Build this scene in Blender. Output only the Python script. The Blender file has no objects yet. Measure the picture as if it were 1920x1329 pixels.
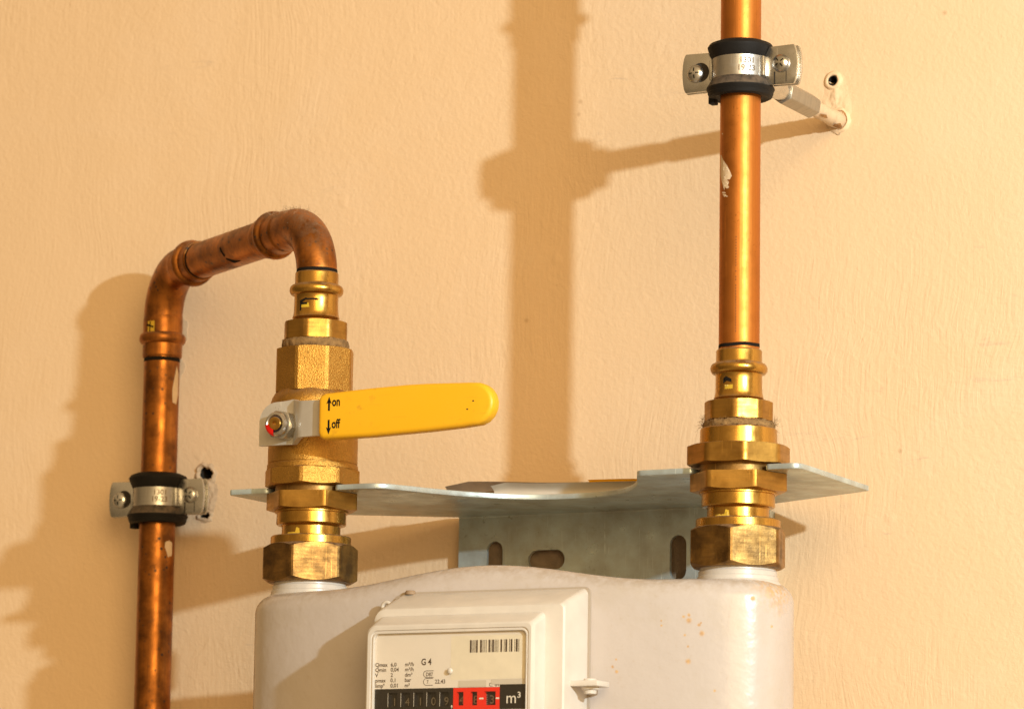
import bpy, bmesh, math, random
from mathutils import Vector, Matrix, noise as mnoise
random.seed(7)
PI = math.pi
S = 0.001                                   # everything below is written in millimetres
scn = bpy.context.scene
C = scn.collection

# ------------------------------------------------------------------ camera
cam_d = bpy.data.cameras.new('camera'); cam = bpy.data.objects.new('camera', cam_d); C.objects.link(cam)
Rv = Vector((0.8919302, 0.4519313, 0.0147846)); Uv = Vector((0.0561531, -0.1431488, 0.9881069)); Fv = Vector((-0.4486728, 0.8804922, 0.1530560))
m = Matrix.Identity(4)
for i in range(3):
    m[i][0] = Rv[i]; m[i][1] = Uv[i]; m[i][2] = -Fv[i]
m.translation = Vector((1.086284, -2.026164, -0.256615))
cam.matrix_world = m
cam_d.sensor_width = 36.0; cam_d.lens = 7254.5/1920*36
cam_d.clip_start = 0.05; cam_d.clip_end = 60
cam_d.dof.use_dof = True; cam_d.dof.focus_distance = 2.13; cam_d.dof.aperture_fstop = 16
scn.camera = cam

# ------------------------------------------------------------------ world (dim warm room around the pipes)
W = bpy.data.worlds.new('World'); scn.world = W; W.use_nodes = True
nt = W.node_tree; nt.nodes.clear()
def wn(t, **k):
    n = nt.nodes.new(t)
    for a, b in k.items(): setattr(n, a, b)
    return n
tc = wn('ShaderNodeTexCoord')
def lobe(direction, lo, hi):
    d = Vector(direction).normalized()
    dp = wn('ShaderNodeVectorMath', operation='DOT_PRODUCT'); dp.inputs[1].default_value = d
    nt.links.new(tc.outputs['Generated'], dp.inputs[0])
    mr = wn('ShaderNodeMapRange', interpolation_type='SMOOTHSTEP')
    mr.inputs['From Min'].default_value = lo; mr.inputs['From Max'].default_value = hi
    nt.links.new(dp.outputs['Value'], mr.inputs['Value'])
    return mr.outputs['Result']
def addc(a, fac, col):
    mx = wn('ShaderNodeMix', data_type='RGBA', blend_type='ADD')
    nt.links.new(fac, mx.inputs[0])
    if isinstance(a, tuple): mx.inputs[6].default_value = a
    else: nt.links.new(a, mx.inputs[6])
    mx.inputs[7].default_value = col
    return mx.outputs[2]
WORLD_BASE = (0.18, 0.118, 0.055, 1)
c = addc(WORLD_BASE, lobe((0.75, -0.65, 0.25), 0.45, 0.95), (0.55, 0.37, 0.18, 1))
c = addc(c, lobe((-0.35, -0.8, 0.75), 0.62, 0.95), (0.36, 0.235, 0.11, 1))
c = addc(c, lobe((0.1, -0.75, -0.75), 0.6, 1.0), (0.26, 0.18, 0.09, 1))
bg = wn('ShaderNodeBackground'); bg.inputs['Strength'].default_value = 1.0
nt.links.new(c, bg.inputs['Color'])
wo = wn('ShaderNodeOutputWorld'); nt.links.new(bg.outputs[0], wo.inputs[0])

# ------------------------------------------------------------------ the lamp (off to the right, a little above)
ld = bpy.data.lights.new('lamp', 'POINT'); ld.energy = 106; ld.color = (0.82, 0.98, 1.04); ld.shadow_soft_size = 0.018
lamp = bpy.data.objects.new('lamp', ld); lamp.location = (1.543, -1.091, 0.328); C.objects.link(lamp)

# soft warm light of the room to the right of the photographer
ad = bpy.data.lights.new('room_light', 'AREA'); ad.shape = 'RECTANGLE'; ad.size = 1.9; ad.size_y = 2.4; ad.energy = 118; ad.color = (0.88, 0.62, 0.30)
room = bpy.data.objects.new('room_light', ad); room.location = (2.7, -3.4, 1.0); C.objects.link(room)
room.rotation_euler = (Vector((0.0, 0.0, 0.05))-Vector(room.location)).to_track_quat('-Z', 'Y').to_euler()

vs = scn.view_settings
scn.display_settings.display_device = 'sRGB'
vs.view_transform = 'Standard'; vs.look = 'None'; vs.exposure = 0.0; vs.gamma = 1.0; vs.use_curve_mapping = False
scn.cycles.max_bounces = 8

# ------------------------------------------------------------------ materials
class NT:
    def __init__(s, name):
        s.m = bpy.data.materials.new(name); s.m.use_nodes = True
        s.t = s.m.node_tree; s.t.nodes.clear()
        s.out = s.n('ShaderNodeOutputMaterial')
        s.b = s.n('ShaderNodeBsdfPrincipled'); s.l(s.b.outputs[0], s.out.inputs[0])
        s.tc = s.n('ShaderNodeTexCoord')
    def n(s, t, **k):
        n = s.t.nodes.new(t)
        for a, b in k.items(): setattr(n, a, b)
        return n
    def l(s, a, b): s.t.links.new(a, b)
    def set(s, **k):
        for a, b in k.items():
            i = s.b.inputs[a.replace('_', ' ')]
            if hasattr(b, 'is_linked') or isinstance(b, bpy.types.NodeSocket): s.l(b, i)
            else: i.default_value = b
    def mapped(s, scale=(1, 1, 1), rot=(0, 0, 0), loc=(0, 0, 0), vec=None):
        mp = s.n('ShaderNodeMapping'); mp.inputs['Scale'].default_value = scale
        mp.inputs['Rotation'].default_value = rot; mp.inputs['Location'].default_value = loc
        s.l(vec if vec else s.tc.outputs['Object'], mp.inputs[0]); return mp.outputs[0]
    def noise(s, scale, detail=4, rough=.55, dist=0, vec=None):
        n = s.n('ShaderNodeTexNoise'); n.inputs['Scale'].default_value = scale; n.inputs['Detail'].default_value = detail
        n.inputs['Roughness'].default_value = rough; n.inputs['Distortion'].default_value = dist
        s.l(vec if vec else s.tc.outputs['Object'], n.inputs['Vector']); return n.outputs['Fac']
    def ramp(s, v, a, b, lo=0., hi=1., smooth=False):
        r = s.n('ShaderNodeMapRange'); r.inputs[1].default_value = a; r.inputs[2].default_value = b
        r.inputs[3].default_value = lo; r.inputs[4].default_value = hi
        if smooth: r.interpolation_type = 'SMOOTHSTEP'
        s.l(v, r.inputs[0]); return r.outputs[0]
    def math(s, op, a, b=None):
        n = s.n('ShaderNodeMath', operation=op)
        for i, v in enumerate((a, b)):
            if v is None: continue
            if isinstance(v, (int, float)): n.inputs[i].default_value = v
            else: s.l(v, n.inputs[i])
        return n.outputs[0]
    def mix(s, f, a, b):
        n = s.n('ShaderNodeMix', data_type='RGBA')
        if isinstance(f, (int, float)): n.inputs[0].default_value = f
        else: s.l(f, n.inputs[0])
        for i, v in ((6, a), (7, b)):
            if isinstance(v, tuple): n.inputs[i].default_value = (v + (1,))[:4]
            else: s.l(v, n.inputs[i])
        return n.outputs[2]
    def bump(s, h, strength=.3, dist=.001, prev=None):
        b = s.n('ShaderNodeBump'); b.inputs['Strength'].default_value = strength; b.inputs['Distance'].default_value = dist
        s.l(h, b.inputs['Height'])
        if prev: s.l(prev, b.inputs['Normal'])
        return b.outputs[0]
    def spot(s, x, y, z, r0, r1, wob=0.0, wscale=400):
        """1 inside a blob centred at a point (mm, object space), 0 outside"""
        v = s.n('ShaderNodeVectorMath', operation='DISTANCE'); s.l(s.tc.outputs['Object'], v.inputs[0])
        v.inputs[1].default_value = (x*S, y*S, z*S)
        d = v.outputs['Value']
        if wob: d = s.math('ADD', d, s.math('MULTIPLY', s.math('SUBTRACT', s.noise(wscale, 4), .5), wob*S))
        return s.ramp(d, r0*S, r1*S, 1., 0.)

def metal(name, base, dark, rough=(.22, .42), bump=.12, bscale=900, streak=None, tarn=(.5, .7), tscale=70, dust=0.0, coat=None, grain=None, scratch=.55):
    k = NT(name)
    t = k.ramp(k.noise(tscale, 5, .62), tarn[0], tarn[1])
    col = k.mix(t, base, dark)
    fine = k.noise(bscale, 3)
    if grain:
        col = k.mix(k.ramp(fine, .35, .7, 0, grain), col, tuple(min(1, x*1.9) for x in base))
    rg = k.ramp(k.noise(tscale*2.3, 4), .3, .7, rough[0], rough[1])
    if scratch:
        for (rt, sd) in (((.5, .3, .2), 1), ((-.4, .7, .1), 5), ((.1, -.5, .9), 9)):
            ln = k.noise(1.0, 2, .5, .2, k.mapped((900, 26, 26), rt, (sd, sd, 0)))
            f = k.math('MULTIPLY', k.ramp(ln, .66, .72), k.ramp(k.noise(70, 2), .45, .6, 0, scratch))
            col = k.mix(f, col, tuple(min(1, x*1.55) for x in base)); rg = k.math('ADD', rg, k.math('MULTIPLY', f, .12))
        pt = k.math('MULTIPLY', k.ramp(k.noise(520, 4, .7), .60, .68), k.ramp(k.noise(45, 3), .45, .62, 0, scratch))
        col = k.mix(pt, col, tuple(x*.35 for x in dark))
    if streak:
        st = k.noise(1.0, 3, .6, 0, k.mapped(streak))
        col = k.mix(k.ramp(st, .42, .75, 0, .55), col, dark)
        rg = k.math('ADD', rg, k.ramp(st, .4, .7, 0, .10))
        fine = k.math('ADD', k.math('MULTIPLY', fine, .5), k.math('MULTIPLY', st, .8))
    k.set(Base_Color=col, Metallic=1.0, Roughness=rg, Normal=k.bump(fine, bump, .0004))
    if dust:
        g = k.n('ShaderNodeNewGeometry'); sx = k.n('ShaderNodeSeparateXYZ'); k.l(g.outputs['Normal'], sx.inputs[0])
        f = k.math('MULTIPLY', k.ramp(sx.outputs['Z'], .25, .85), k.ramp(k.noise(260, 5, .7), .36, .58, 0, dust))
        ds = k.n('ShaderNodeBsdfDiffuse'); ds.inputs[0].default_value = (.25, .155, .085, 1)
        mx = k.n('ShaderNodeMixShader'); k.l(f, mx.inputs[0]); k.l(k.b.outputs[0], mx.inputs[1]); k.l(ds.outputs[0], mx.inputs[2])
        k.l(mx.outputs[0], k.out.inputs[0])
    return k

BRASS = metal('brass_turned', (.56, .315, .070), (.34, .18, .035), (.18, .34), .10, 1400, (700, 700, 8), (.5, .8), 60, .9).m
BRASS_NUT = metal('brass_milled', (.50, .275, .062), (.27, .14, .03), (.28, .44), .16, 1200, (30, 30, 600), (.42, .72), 55, .9).m
BRASS_CAST = metal('brass_cast', (.46, .25, .055), (.30, .155, .034), (.34, .5), .9, 1500, None, (.45, .8), 40, .85, grain=.32).m
BRASS_OLD = metal('brass_tarnished', (.44, .25, .075), (.14, .078, .028), (.3, .5), .25, 1100, (60, 60, 500), (.36, .64), 75, .9).m
COPPER_NEW = metal('copper_bright', (.56, .205, .042), (.38, .13, .025), (.42, .54), .07, 1600, (520, 520, 3), (.5, .85), 50).m
_zn = metal('zinc_plate', (.58, .70, .74), (.42, .46, .45), (.26, .46), .08, 900, None, (.36, .62), 38, .6); _zn.set(Metallic=.55); ZINC = _zn.m
STEEL = metal('steel_bright', (.64, .63, .61), (.50, .49, .46), (.20, .34), .05, 900, None, (.4, .8), 60).m
BAND = metal('steel_band', (.56, .54, .51), (.42, .40, .37), (.32, .42), .05, 900, (6, 6, 500), (.4, .8), 60).m
_sg = metal('steel_satin', (.42, .385, .32), (.33, .295, .24), (.30, .44), .08, 1300, (20, 500, 20), (.4, .8), 60); _sg.set(Metallic=.8); STEEL_GREY = _sg.m
_sl = metal('lever_zinc', (.66, .61, .53), (.56, .51, .44), (.34, .48), .08, 1300, (20, 500, 20), (.4, .8), 60); _sl.set(Metallic=.5); LEVER = _sl.m

def copper_old():
    k = NT('copper_weathered')
    t = k.ramp(k.noise(58, 6, .66), .38, .64)
    col = k.mix(t, (.50, .185, .038), (.17, .064, .019))
    st = k.noise(1., 3, .6, .4, k.mapped((380, 380, 6)))
    col = k.mix(k.ramp(st, .52, .72, 0, .55), col, (.20, .075, .025))
    vo = k.n('ShaderNodeTexVoronoi'); vo.inputs['Scale'].default_value = 210; k.l(k.tc.outputs['Object'], vo.inputs['Vector'])
    sp = k.math('MULTIPLY', k.ramp(vo.outputs['Distance'], .10, .26, 1, 0), k.ramp(k.noise(30, 2), .40, .54))
    col = k.mix(sp, col, (.035, .018, .010))
    k.set(Base_Color=col, Metallic=k.ramp(sp, 0, 1, 1., .3), Roughness=k.ramp(k.noise(80, 4), .3, .7, .30, .50), Normal=k.bump(k.noise(700, 3), .1, .0004))
    g = k.n('ShaderNodeNewGeometry'); sx = k.n('ShaderNodeSeparateXYZ'); k.l(g.outputs['Normal'], sx.inputs[0])
    f = k.math('MULTIPLY', k.ramp(sx.outputs['Z'], .15, .85), k.ramp(k.noise(240, 5, .75), .38, .62, 0, .85))
    ds = k.n('ShaderNodeBsdfDiffuse'); ds.inputs[0].default_value = (.26, .15, .085, 1)
    mx = k.n('ShaderNodeMixShader'); k.l(f, mx.inputs[0]); k.l(k.b.outputs[0], mx.inputs[1]); k.l(ds.outputs[0], mx.inputs[2])
    k.l(mx.outputs[0], k.out.inputs[0])
    return k.m
COPPER_OLD = copper_old()

def plain(name, col, rough=.5, metallic=0., bump=0, bscale=400, var=.0, vscale=60, coat=0):
    k = NT(name)
    c = col
    if var: c = k.mix(k.ramp(k.noise(vscale, 5), .35, .7), col, tuple(x*(1-var) for x in col))
    k.set(Base_Color=c if not isinstance(c, tuple) else (c + (1,))[:4], Roughness=rough, Metallic=metallic)
    if bump: k.set(Normal=k.bump(k.noise(bscale, 3), bump, .0005))
    if coat: k.set(Coat_Weight=coat)
    return k.m
RUBBER = plain('rubber_black', (.011, .009, .008), .62, 0, .2, 700, .4, 90)
RUBBER.node_tree.nodes['Principled BSDF'].inputs['Specular IOR Level'].default_value = .22
def rubber_dusty():
    k = NT('rubber_dusty')
    f = k.ramp(k.noise(120, 5, .7), .34, .62)
    k.set(Base_Color=k.mix(f, (.022, .018, .015), (.15, .105, .07)), Roughness=.7, Normal=k.bump(k.noise(900, 3), .15, .0004)); return k.m
RUBBER_D = rubber_dusty()
def vinyl():
    k = NT('yellow_vinyl')
    d = k.math('MULTIPLY', k.ramp(k.noise(170, 5, .7), .56, .70), k.ramp(k.noise(28, 3), .46, .62, 0, .35))
    sc = k.ramp(k.noise(1., 2, .5, .3, k.mapped((40, 700, 700), (0, .15, 0))), .66, .72, 0, .18)
    col = k.mix(d, (.86, .455, .012), (.42, .20, .02)); col = k.mix(sc, col, (.62, .30, .02))
    k.set(Base_Color=col, Roughness=k.ramp(k.noise(60, 4), .3, .7, .34, .5), Normal=k.bump(k.math('ADD', k.noise(60, 2), k.math('MULTIPLY', k.noise(500, 2), .2)), .08, .001))
    return k.m
YELLOW = vinyl()
INK = plain('ink_black', (.012, .009, .007), .8)
INK.node_tree.nodes['Principled BSDF'].inputs['Specular IOR Level'].default_value = .12
INK_BROWN = plain('ink_brown', (.055, .028, .016), .6)
RED_PAINT = plain('red_paint', (.75, .012, .008), .35)
BLACK = plain('black_plastic', (.016, .013, .011), .35)
DRUM = plain('drum_black', (.014, .012, .010), .5)
GREY_DIGIT = plain('digit_grey', (.22, .19, .155), .6)
RED_PANEL = plain('red_panel', (.80, .022, .008), .45)
WHITE_INK = plain('white_ink', (.80, .74, .66), .5)
PAPER = plain('paper_label', (.78, .71, .64), .6, 0, 0, 1, .06, 40)
STICKER = plain('sticker_cream', (.82, .74, .60), .5, 0, 0, 1, .10, 90)
SHEET = plain('sheet_paper', (.66, .59, .50), .6, 0, 0, 1, .1, 50)
YPRINT = plain('yellow_print', (.80, .50, .02), .5)
MAROON = plain('maroon_print', (.35, .03, .015), .5)
HEMP = plain('hemp_fibre', (.30, .17, .06), .9, 0, .6, 900, .5, 300)
LINT = plain('lint_fibre', (.40, .28, .17), .95)
HOLE_SHADE = plain('hole_shade', (.020, .014, .009), .9, 0, .5, 300)  # near black, puts the shade of holes and slots into the colour
CREAM = plain('cream_paint', (.72, .545, .36), .5, 0, .4, 500, .12, 200)
PLASTER = plain('plaster_raw', (.58, .42, .27), .9, 0, .6, 500, .2, 250)
NYLON = plain('nylon_navy', (.012, .014, .03), .35)
RUST = plain('rust_spot', (.40, .19, .055), .9, 0, .3, 600, .4, 300)
TAPE = plain('clear_tape', (.62, .56, .48), .25)

SPECKS = ((116.7, 204.7, 0.9), (119.5, 205.5, 1.0), (119.5, 202.7, 1.6), (124.8, 200.3, 1.0), (125.7, 201.4, 0.7), (126.3, 195.9, 1.5), (119.3, 181.3, 1.5), (78.1, 178.8, 0.9), (80.4, 176.3, 1.0), (80.0, 182.6, 0.7), (150.5, 214.5, 1.5), (157.4, 200.3, 0.8), (117.4, 195.0, 0.7), (119.1, 189.1, 0.6), (104.8, 202.7, 0.6), (104.9, 200.2, 0.6), (132.9, 166.0, 0.7))
def meter_white():
    k = NT('meter_enamel')
    base = k.mix(k.ramp(k.noise(14, 4), .35, .7), (.545, .485, .452), (.505, .445, .41))
    fine = k.ramp(k.noise(420, 3, .6), .60, .72, 0, .25)
    base = k.mix(fine, base, (.45, .36, .27))
    # rust under the right-hand neck and flecks on the front (coordinates relative to the meter root)
    rz = k.math('MULTIPLY', k.spot(157, -8, 223, 6, 19, 12, 160), k.ramp(k.noise(330, 5, .7), .42, .54, 0, .9))
    rust = rz
    for (x, z, r_) in SPECKS:
        y = -44.0*max(0, 1-abs(x/159.5)**3)**(1/3)
        rust = k.math('MAXIMUM', rust, k.spot(x, y, z, r_*.35, r_*1.25, 1.1, 800))
    g = k.n('ShaderNodeNewGeometry'); sx = k.n('ShaderNodeSeparateXYZ'); k.l(g.outputs['Normal'], sx.inputs[0])
    dst = k.math('MULTIPLY', k.ramp(sx.outputs['Z'], .05, .8), k.ramp(k.noise(190, 5, .7), .38, .62, 0, .55))
    base = k.mix(dst, base, (.36, .27, .18))
    grime = k.math('MULTIPLY', k.ramp(k.noise(36, 6, .7), .50, .72, 0, .35), 1.0)
    base = k.mix(grime, base, (.46, .39, .30))
    rust = k.math('MULTIPLY', rust, .72)
    col = k.mix(rust, base, k.mix(k.ramp(k.noise(500, 3), .4, .6), (.60, .34, .08), (.45, .22, .05)))
    bmp = k.math('ADD', k.noise(160, 2), k.math('MULTIPLY', k.noise(26, 2), 1.2))
    k.set(Base_Color=col, Roughness=k.ramp(rust, 0, 1, .25, .8), Normal=k.bump(bmp, .16, .0014), Specular_IOR_Level=.38)
    return k.m
METER = meter_white()
HOUSING = plain('housing_plastic', (.66, .60, .53), .42, 0, .08, 500, .12, 60)
NECKW = plain('neck_enamel', (.60, .55, .50), .32, 0, .08, 300, .15, 120)

def pane():
    k = NT('clear_pane')
    k.t.nodes.remove(k.b)
    tr = k.n('ShaderNodeBsdfTransparent'); tr.inputs[0].default_value = (.99, .985, .97, 1)
    gl = k.n('ShaderNodeBsdfGlossy'); gl.inputs['Roughness'].default_value = .06
    mx = k.n('ShaderNodeMixShader'); mx.inputs[0].default_value = .045
    k.l(tr.outputs[0], mx.inputs[1]); k.l(gl.outputs[0], mx.inputs[2]); k.l(mx.outputs[0], k.out.inputs[0])
    return k.m
PANE = pane()

def wall_mat():
    k = NT('wall_paint')
    big = k.noise(2.2, 4, .5)
    col = k.mix(k.ramp(big, .3, .7), (.785, .572, .365), (.765, .55, .34))
    blot = k.noise(9, 5, .6, .5)
    col = k.mix(k.ramp(blot, .48, .72, 0, .45), col, (.80, .605, .42))
    # thin grey scuffs
    sc = k.noise(1., 5, .7, 1.5, k.mapped((16, 16, 90), (0, .35, 0)))
    sm = k.math('MULTIPLY', k.ramp(sc, .62, .74, 0, .42), k.ramp(k.noise(5, 2), .52, .64))
    col = k.mix(sm, col, (.38, .31, .26))
    fl = k.n('ShaderNodeTexVoronoi'); fl.inputs['Scale'].default_value = 34; k.l(k.tc.outputs['Object'], fl.inputs['Vector'])
    fk = k.math('MULTIPLY', k.ramp(fl.outputs['Distance'], .03, .07, 1, 0), k.ramp(k.noise(11, 1), .56, .58))
    col = k.mix(k.math('MULTIPLY', fk, .35), col, (.34, .2, .09))
    # relief: roller stipple, brush strokes that wander, trowel waves
    warp = k.n('ShaderNodeTexNoise'); warp.inputs['Scale'].default_value = 9; warp.inputs['Detail'].default_value = 2
    k.l(k.tc.outputs['Object'], warp.inputs['Vector'])
    va = k.n('ShaderNodeVectorMath', operation='SCALE'); k.l(warp.outputs['Color'], va.inputs[0]); va.inputs['Scale'].default_value = .035
    vb = k.n('ShaderNodeVectorMath', operation='ADD'); k.l(k.tc.outputs['Object'], vb.inputs[0]); k.l(va.outputs[0], vb.inputs[1])
    br = k.noise(1., 3, .55, .3, k.mapped((520, 520, 22), (0, .30, 0), (0, 0, 0), vb.outputs[0]))
    br2 = k.noise(1., 3, .55, .3, k.mapped((20, 20, 260), (0, .25, 0), (3, 1, 0), vb.outputs[0]))
    sel = k.ramp(k.noise(6.5, 2), .44, .60)
    sti = k.noise(330, 3, .6)
    sti2 = k.noise(120, 4, .6, .6)
    h = k.math('ADD', k.math('MULTIPLY', k.math('MULTIPLY', br, sel), .62), k.math('MULTIPLY', k.math('MULTIPLY', br2, k.ramp(k.noise(4.1, 2), .52, .66)), .45))
    h = k.math('ADD', h, k.math('MULTIPLY', sti, k.ramp(sel, 0, 1, .6, .25)))
    h = k.math('ADD', h, k.math('MULTIPLY', k.math('MULTIPLY', sti2, k.ramp(k.noise(3.4, 3), .38, .62, .25, 1)), .95))
    lm = k.n('ShaderNodeTexVoronoi'); lm.inputs['Scale'].default_value = 26; k.l(k.tc.outputs['Object'], lm.inputs['Vector'])
    lump = k.math('MULTIPLY', k.ramp(lm.outputs['Distance'], .02, .12, 1, 0, True), k.ramp(k.noise(17, 2), .5, .6))
    h = k.math('ADD', h, k.math('MULTIPLY', lump, .5))
    rn = k.math('ABSOLUTE', k.math('SUBTRACT', k.noise(7.5, 4, .55, 1.2), .5))
    rdg = k.math('MULTIPLY', k.ramp(rn, 0, .011, 1, 0), k.ramp(k.noise(5.2, 2), .46, .6))
    h = k.math('ADD', h, k.math('MULTIPLY', rdg, .07))
    ptc = k.ramp(k.noise(5., 3, .5, .8), .47, .53)
    h = k.math('ADD', h, k.math('MULTIPLY', ptc, .10))
    n1 = k.bump(h, .55, .0011)
    n2 = k.bump(k.noise(9, 2), .14, .012, n1)
    k.set(Base_Color=col, Roughness=.52, Normal=n2, Specular_IOR_Level=.3)
    return k.m
WALL = wall_mat()

# ------------------------------------------------------------------ object helpers
def thing(name, label, cat, loc, group=None):
    o = bpy.data.objects.new(name, None); C.objects.link(o)
    o.location = Vector(loc)*S; o.empty_display_size = .02
    o['label'] = label; o['category'] = cat
    if group: o['group'] = group
    o['_o'] = [v*S for v in loc]
    return o
def origin(o):
    while o is not None:
        if '_o' in o.keys(): return Vector(o['_o'])
        o = o.parent
    return Vector((0, 0, 0))
def finish(bm, ang=32):
    bmesh.ops.remove_doubles(bm, verts=bm.verts, dist=1e-5)
    bmesh.ops.recalc_face_normals(bm, faces=bm.faces)
    lim = math.radians(ang)
    for f in bm.faces: f.smooth = True
    for e in bm.edges:
        if len(e.link_faces) == 2 and e.calc_face_angle(0) > lim: e.smooth = False
def part(name, bm, mat, parent, ang=32, kind=None, label=None, keep=False):
    if not keep: finish(bm, ang)
    o0 = origin(parent)
    for v in bm.verts: v.co = v.co*S - o0
    me = bpy.data.meshes.new(name); bm.to_mesh(me); bm.free()
    mats = mat if isinstance(mat, (list, tuple)) else [mat]
    for x in mats: me.materials.append(x)
    o = bpy.data.objects.new(name, me); C.objects.link(o); o.parent = parent
    if kind: o['kind'] = kind
    if label: o['label'] = label
    return o
def B(): return bmesh.new()
def lathe(bm, prof, cx=0, cy=0, cz=0, seg=96, M=None, closed=False, a0=0, a1=2*PI):
    """prof: list of (r, z); revolve about the vertical axis through (cx,cy); M: optional 4x4 applied first"""
    full = abs(a1-a0-2*PI) < 1e-6
    n = seg if full else seg+1
    rings = []
    for r, z in prof:
        rg = []
        for i in range(n):
            a = a0+(a1-a0)*i/seg
            p = Vector((r*math.cos(a), r*math.sin(a), z))
            if M: p = M @ p
            rg.append(bm.verts.new(p+Vector((cx, cy, cz))))
        rings.append(rg)
    k = len(prof)
    for j in range(k if closed else k-1):
        A, Bv = rings[j], rings[(j+1) % k]
        for i in range(n if full else n-1):
            q = [A[i], A[(i+1) % n], Bv[(i+1) % n], Bv[i]]
            try: bm.faces.new(q)
            except ValueError: pass
    return rings
def nut(bm, n, rc, z0, z1, rot, cx, cy, rin, ct=True, cb=True, tan=.55, round_=.985, seg=144, M=None, cz=0):
    """n-sided nut with chamfered corners; rot = direction of a facet's normal"""
    ap = rc*math.cos(PI/n); r0 = ap*.985
    rings = [[] for _ in range(6)]
    angs = sorted(set([round(rot+PI/n+2*PI*i/n, 6) for i in range(n)]+[round(rot+2*PI*i/seg, 6) for i in range(seg)]))
    for a in angs:
        d = (a-rot+PI/n) % (2*PI/n)-PI/n
        rh = min(ap/math.cos(d), rc*round_)
        zt = z1-((rh-r0)*tan if ct else 0); zb = z0+((rh-r0)*tan if cb else 0)
        for k, (r, z) in enumerate(((rin, z0), (r0, z0), (rh, zb), (rh, zt), (r0, z1), (rin, z1))):
            p = Vector((r*math.cos(a), r*math.sin(a), z))
            if M: p = M @ p
            rings[k].append(bm.verts.new(p+Vector((cx, cy, cz))))
    m_ = len(angs)
    for k in range(6):
        A, Bv = rings[k], rings[(k+1) % 6]
        for i in range(m_):
            try: bm.faces.new([A[i], A[(i+1) % m_], Bv[(i+1) % m_], Bv[i]])
            except ValueError: pass
def sweep(bm, pts, rad, seg=48, caps=True, flat=None):
    pts = [Vector(p) for p in pts]
    if isinstance(rad, (int, float)): rad = [rad]*len(pts)
    T = []
    for i in range(len(pts)):
        a = pts[max(i-1, 0)]; b = pts[min(i+1, len(pts)-1)]
        t = (b-a)
        if t.length < 1e-9: t = T[-1] if T else Vector((0, 0, 1))
        T.append(t.normalized())
    u = T[0].orthogonal().normalized(); rings = []
    for i, p in enumerate(pts):
        if i:
            q = T[i-1].rotation_difference(T[i]); u = q @ u
            u = (u-T[i]*u.dot(T[i])).normalized()
        w = T[i].cross(u)
        rings.append([bm.verts.new(p+(u*math.cos(2*PI*j/seg)+w*math.sin(2*PI*j/seg))*rad[i]) for j in range(seg)])
    for i in range(len(rings)-1):
        for j in range(seg):
            bm.faces.new([rings[i][j], rings[i][(j+1) % seg], rings[i+1][(j+1) % seg], rings[i+1][j]])
    if caps:
        bm.faces.new(rings[0]); bm.faces.new(rings[-1])
def box(bm, x0, x1, y0, y1, z0, z1, bev=0, seg=2):
    vs_ = [bm.verts.new((x, y, z)) for x in (x0, x1) for y in (y0, y1) for z in (z0, z1)]
    fs = [(0, 1, 3, 2), (4, 6, 7, 5), (0, 4, 5, 1), (2, 3, 7, 6), (0, 2, 6, 4), (1, 5, 7, 3)]
    ff = [bm.faces.new([vs_[i] for i in f]) for f in fs]
    if bev:
        es = list({e for f in ff for e in f.edges})
        bmesh.ops.bevel(bm, geom=es, offset=bev, segments=seg, affect='EDGES', profile=.5)
def extrude_poly(bm, pts, vec, bev=0, seg=2, holes=()):
    """closed polygon (list of Vector, with optional holes) thickened along vec"""
    vec = Vector(vec); loops = []
    es = []
    for lp in (pts,)+tuple(holes):
        vv = [bm.verts.new(Vector(p)) for p in lp]
        for i in range(len(vv)): es.append(bm.edges.new((vv[i], vv[(i+1) % len(vv)])))
        loops.append(vv)
    nrm = vec.normalized()
    r = bmesh.ops.triangle_fill(bm, use_beauty=True, use_dissolve=False, edges=es, normal=nrm)
    faces = [g for g in r['geom'] if isinstance(g, bmesh.types.BMFace)]
    ex = bmesh.ops.duplicate(bm, geom=faces)
    mp = ex['vert_map']
    for f in ex['geom']:
        pass
    newv = [g for g in ex['geom'] if isinstance(g, bmesh.types.BMVert)]
    vmap = {}
    for vv in loops:
        for v in vv: vmap[v] = mp[v]
    for v in newv: v.co += vec
    for vv in loops:
        for i in range(len(vv)):
            a, b = vv[i], vv[(i+1) % len(vv)]
            bm.faces.new([a, b, vmap[b], vmap[a]])
    bmesh.ops.recalc_face_normals(bm, faces=bm.faces)
    if bev:
        ee = [e for e in bm.edges if len(e.link_faces) == 2 and e.calc_face_angle(0) > .9 and any((e.verts[0] in (q) ) for q in (set(vmap.keys()) | set(vmap.values()),)) and abs((e.verts[0].co-e.verts[1].co).normalized().dot(nrm)) < .5]
        bmesh.ops.bevel(bm, geom=ee, offset=bev, segments=seg, affect='EDGES', profile=.5)
def arc(cx, cz, r, a0, a1, n=10):
    return [(cx+r*math.cos(math.radians(a0+(a1-a0)*i/n)), cz+r*math.sin(math.radians(a0+(a1-a0)*i/n))) for i in range(n+1)]
def text_geo(body, size, off=0.0, align='LEFT', sx=1.0):
    cu = bpy.data.curves.new('tmp_text', 'FONT'); cu.body = body; cu.size = size; cu.offset = off; cu.align_x = align; cu.resolution_u = 4
    o = bpy.data.objects.new('tmp_text', cu); C.objects.link(o)
    dg = bpy.context.evaluated_depsgraph_get(); dg.update()
    me = o.evaluated_get(dg).to_mesh()
    vv = [(v.co.x*sx, v.co.y) for v in me.vertices]; ff = [tuple(p.vertices) for p in me.polygons]
    o.evaluated_get(dg).to_mesh_clear(); bpy.data.objects.remove(o); bpy.data.curves.remove(cu)
    return vv, ff
def put_text(bm, body, size, fn, **k):
    vv, ff = text_geo(body, size, **k)
    nv = [bm.verts.new(fn(x, y)) for x, y in vv]
    for f in ff:
        try: bm.faces.new([nv[i] for i in f])
        except ValueError: pass
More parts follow.
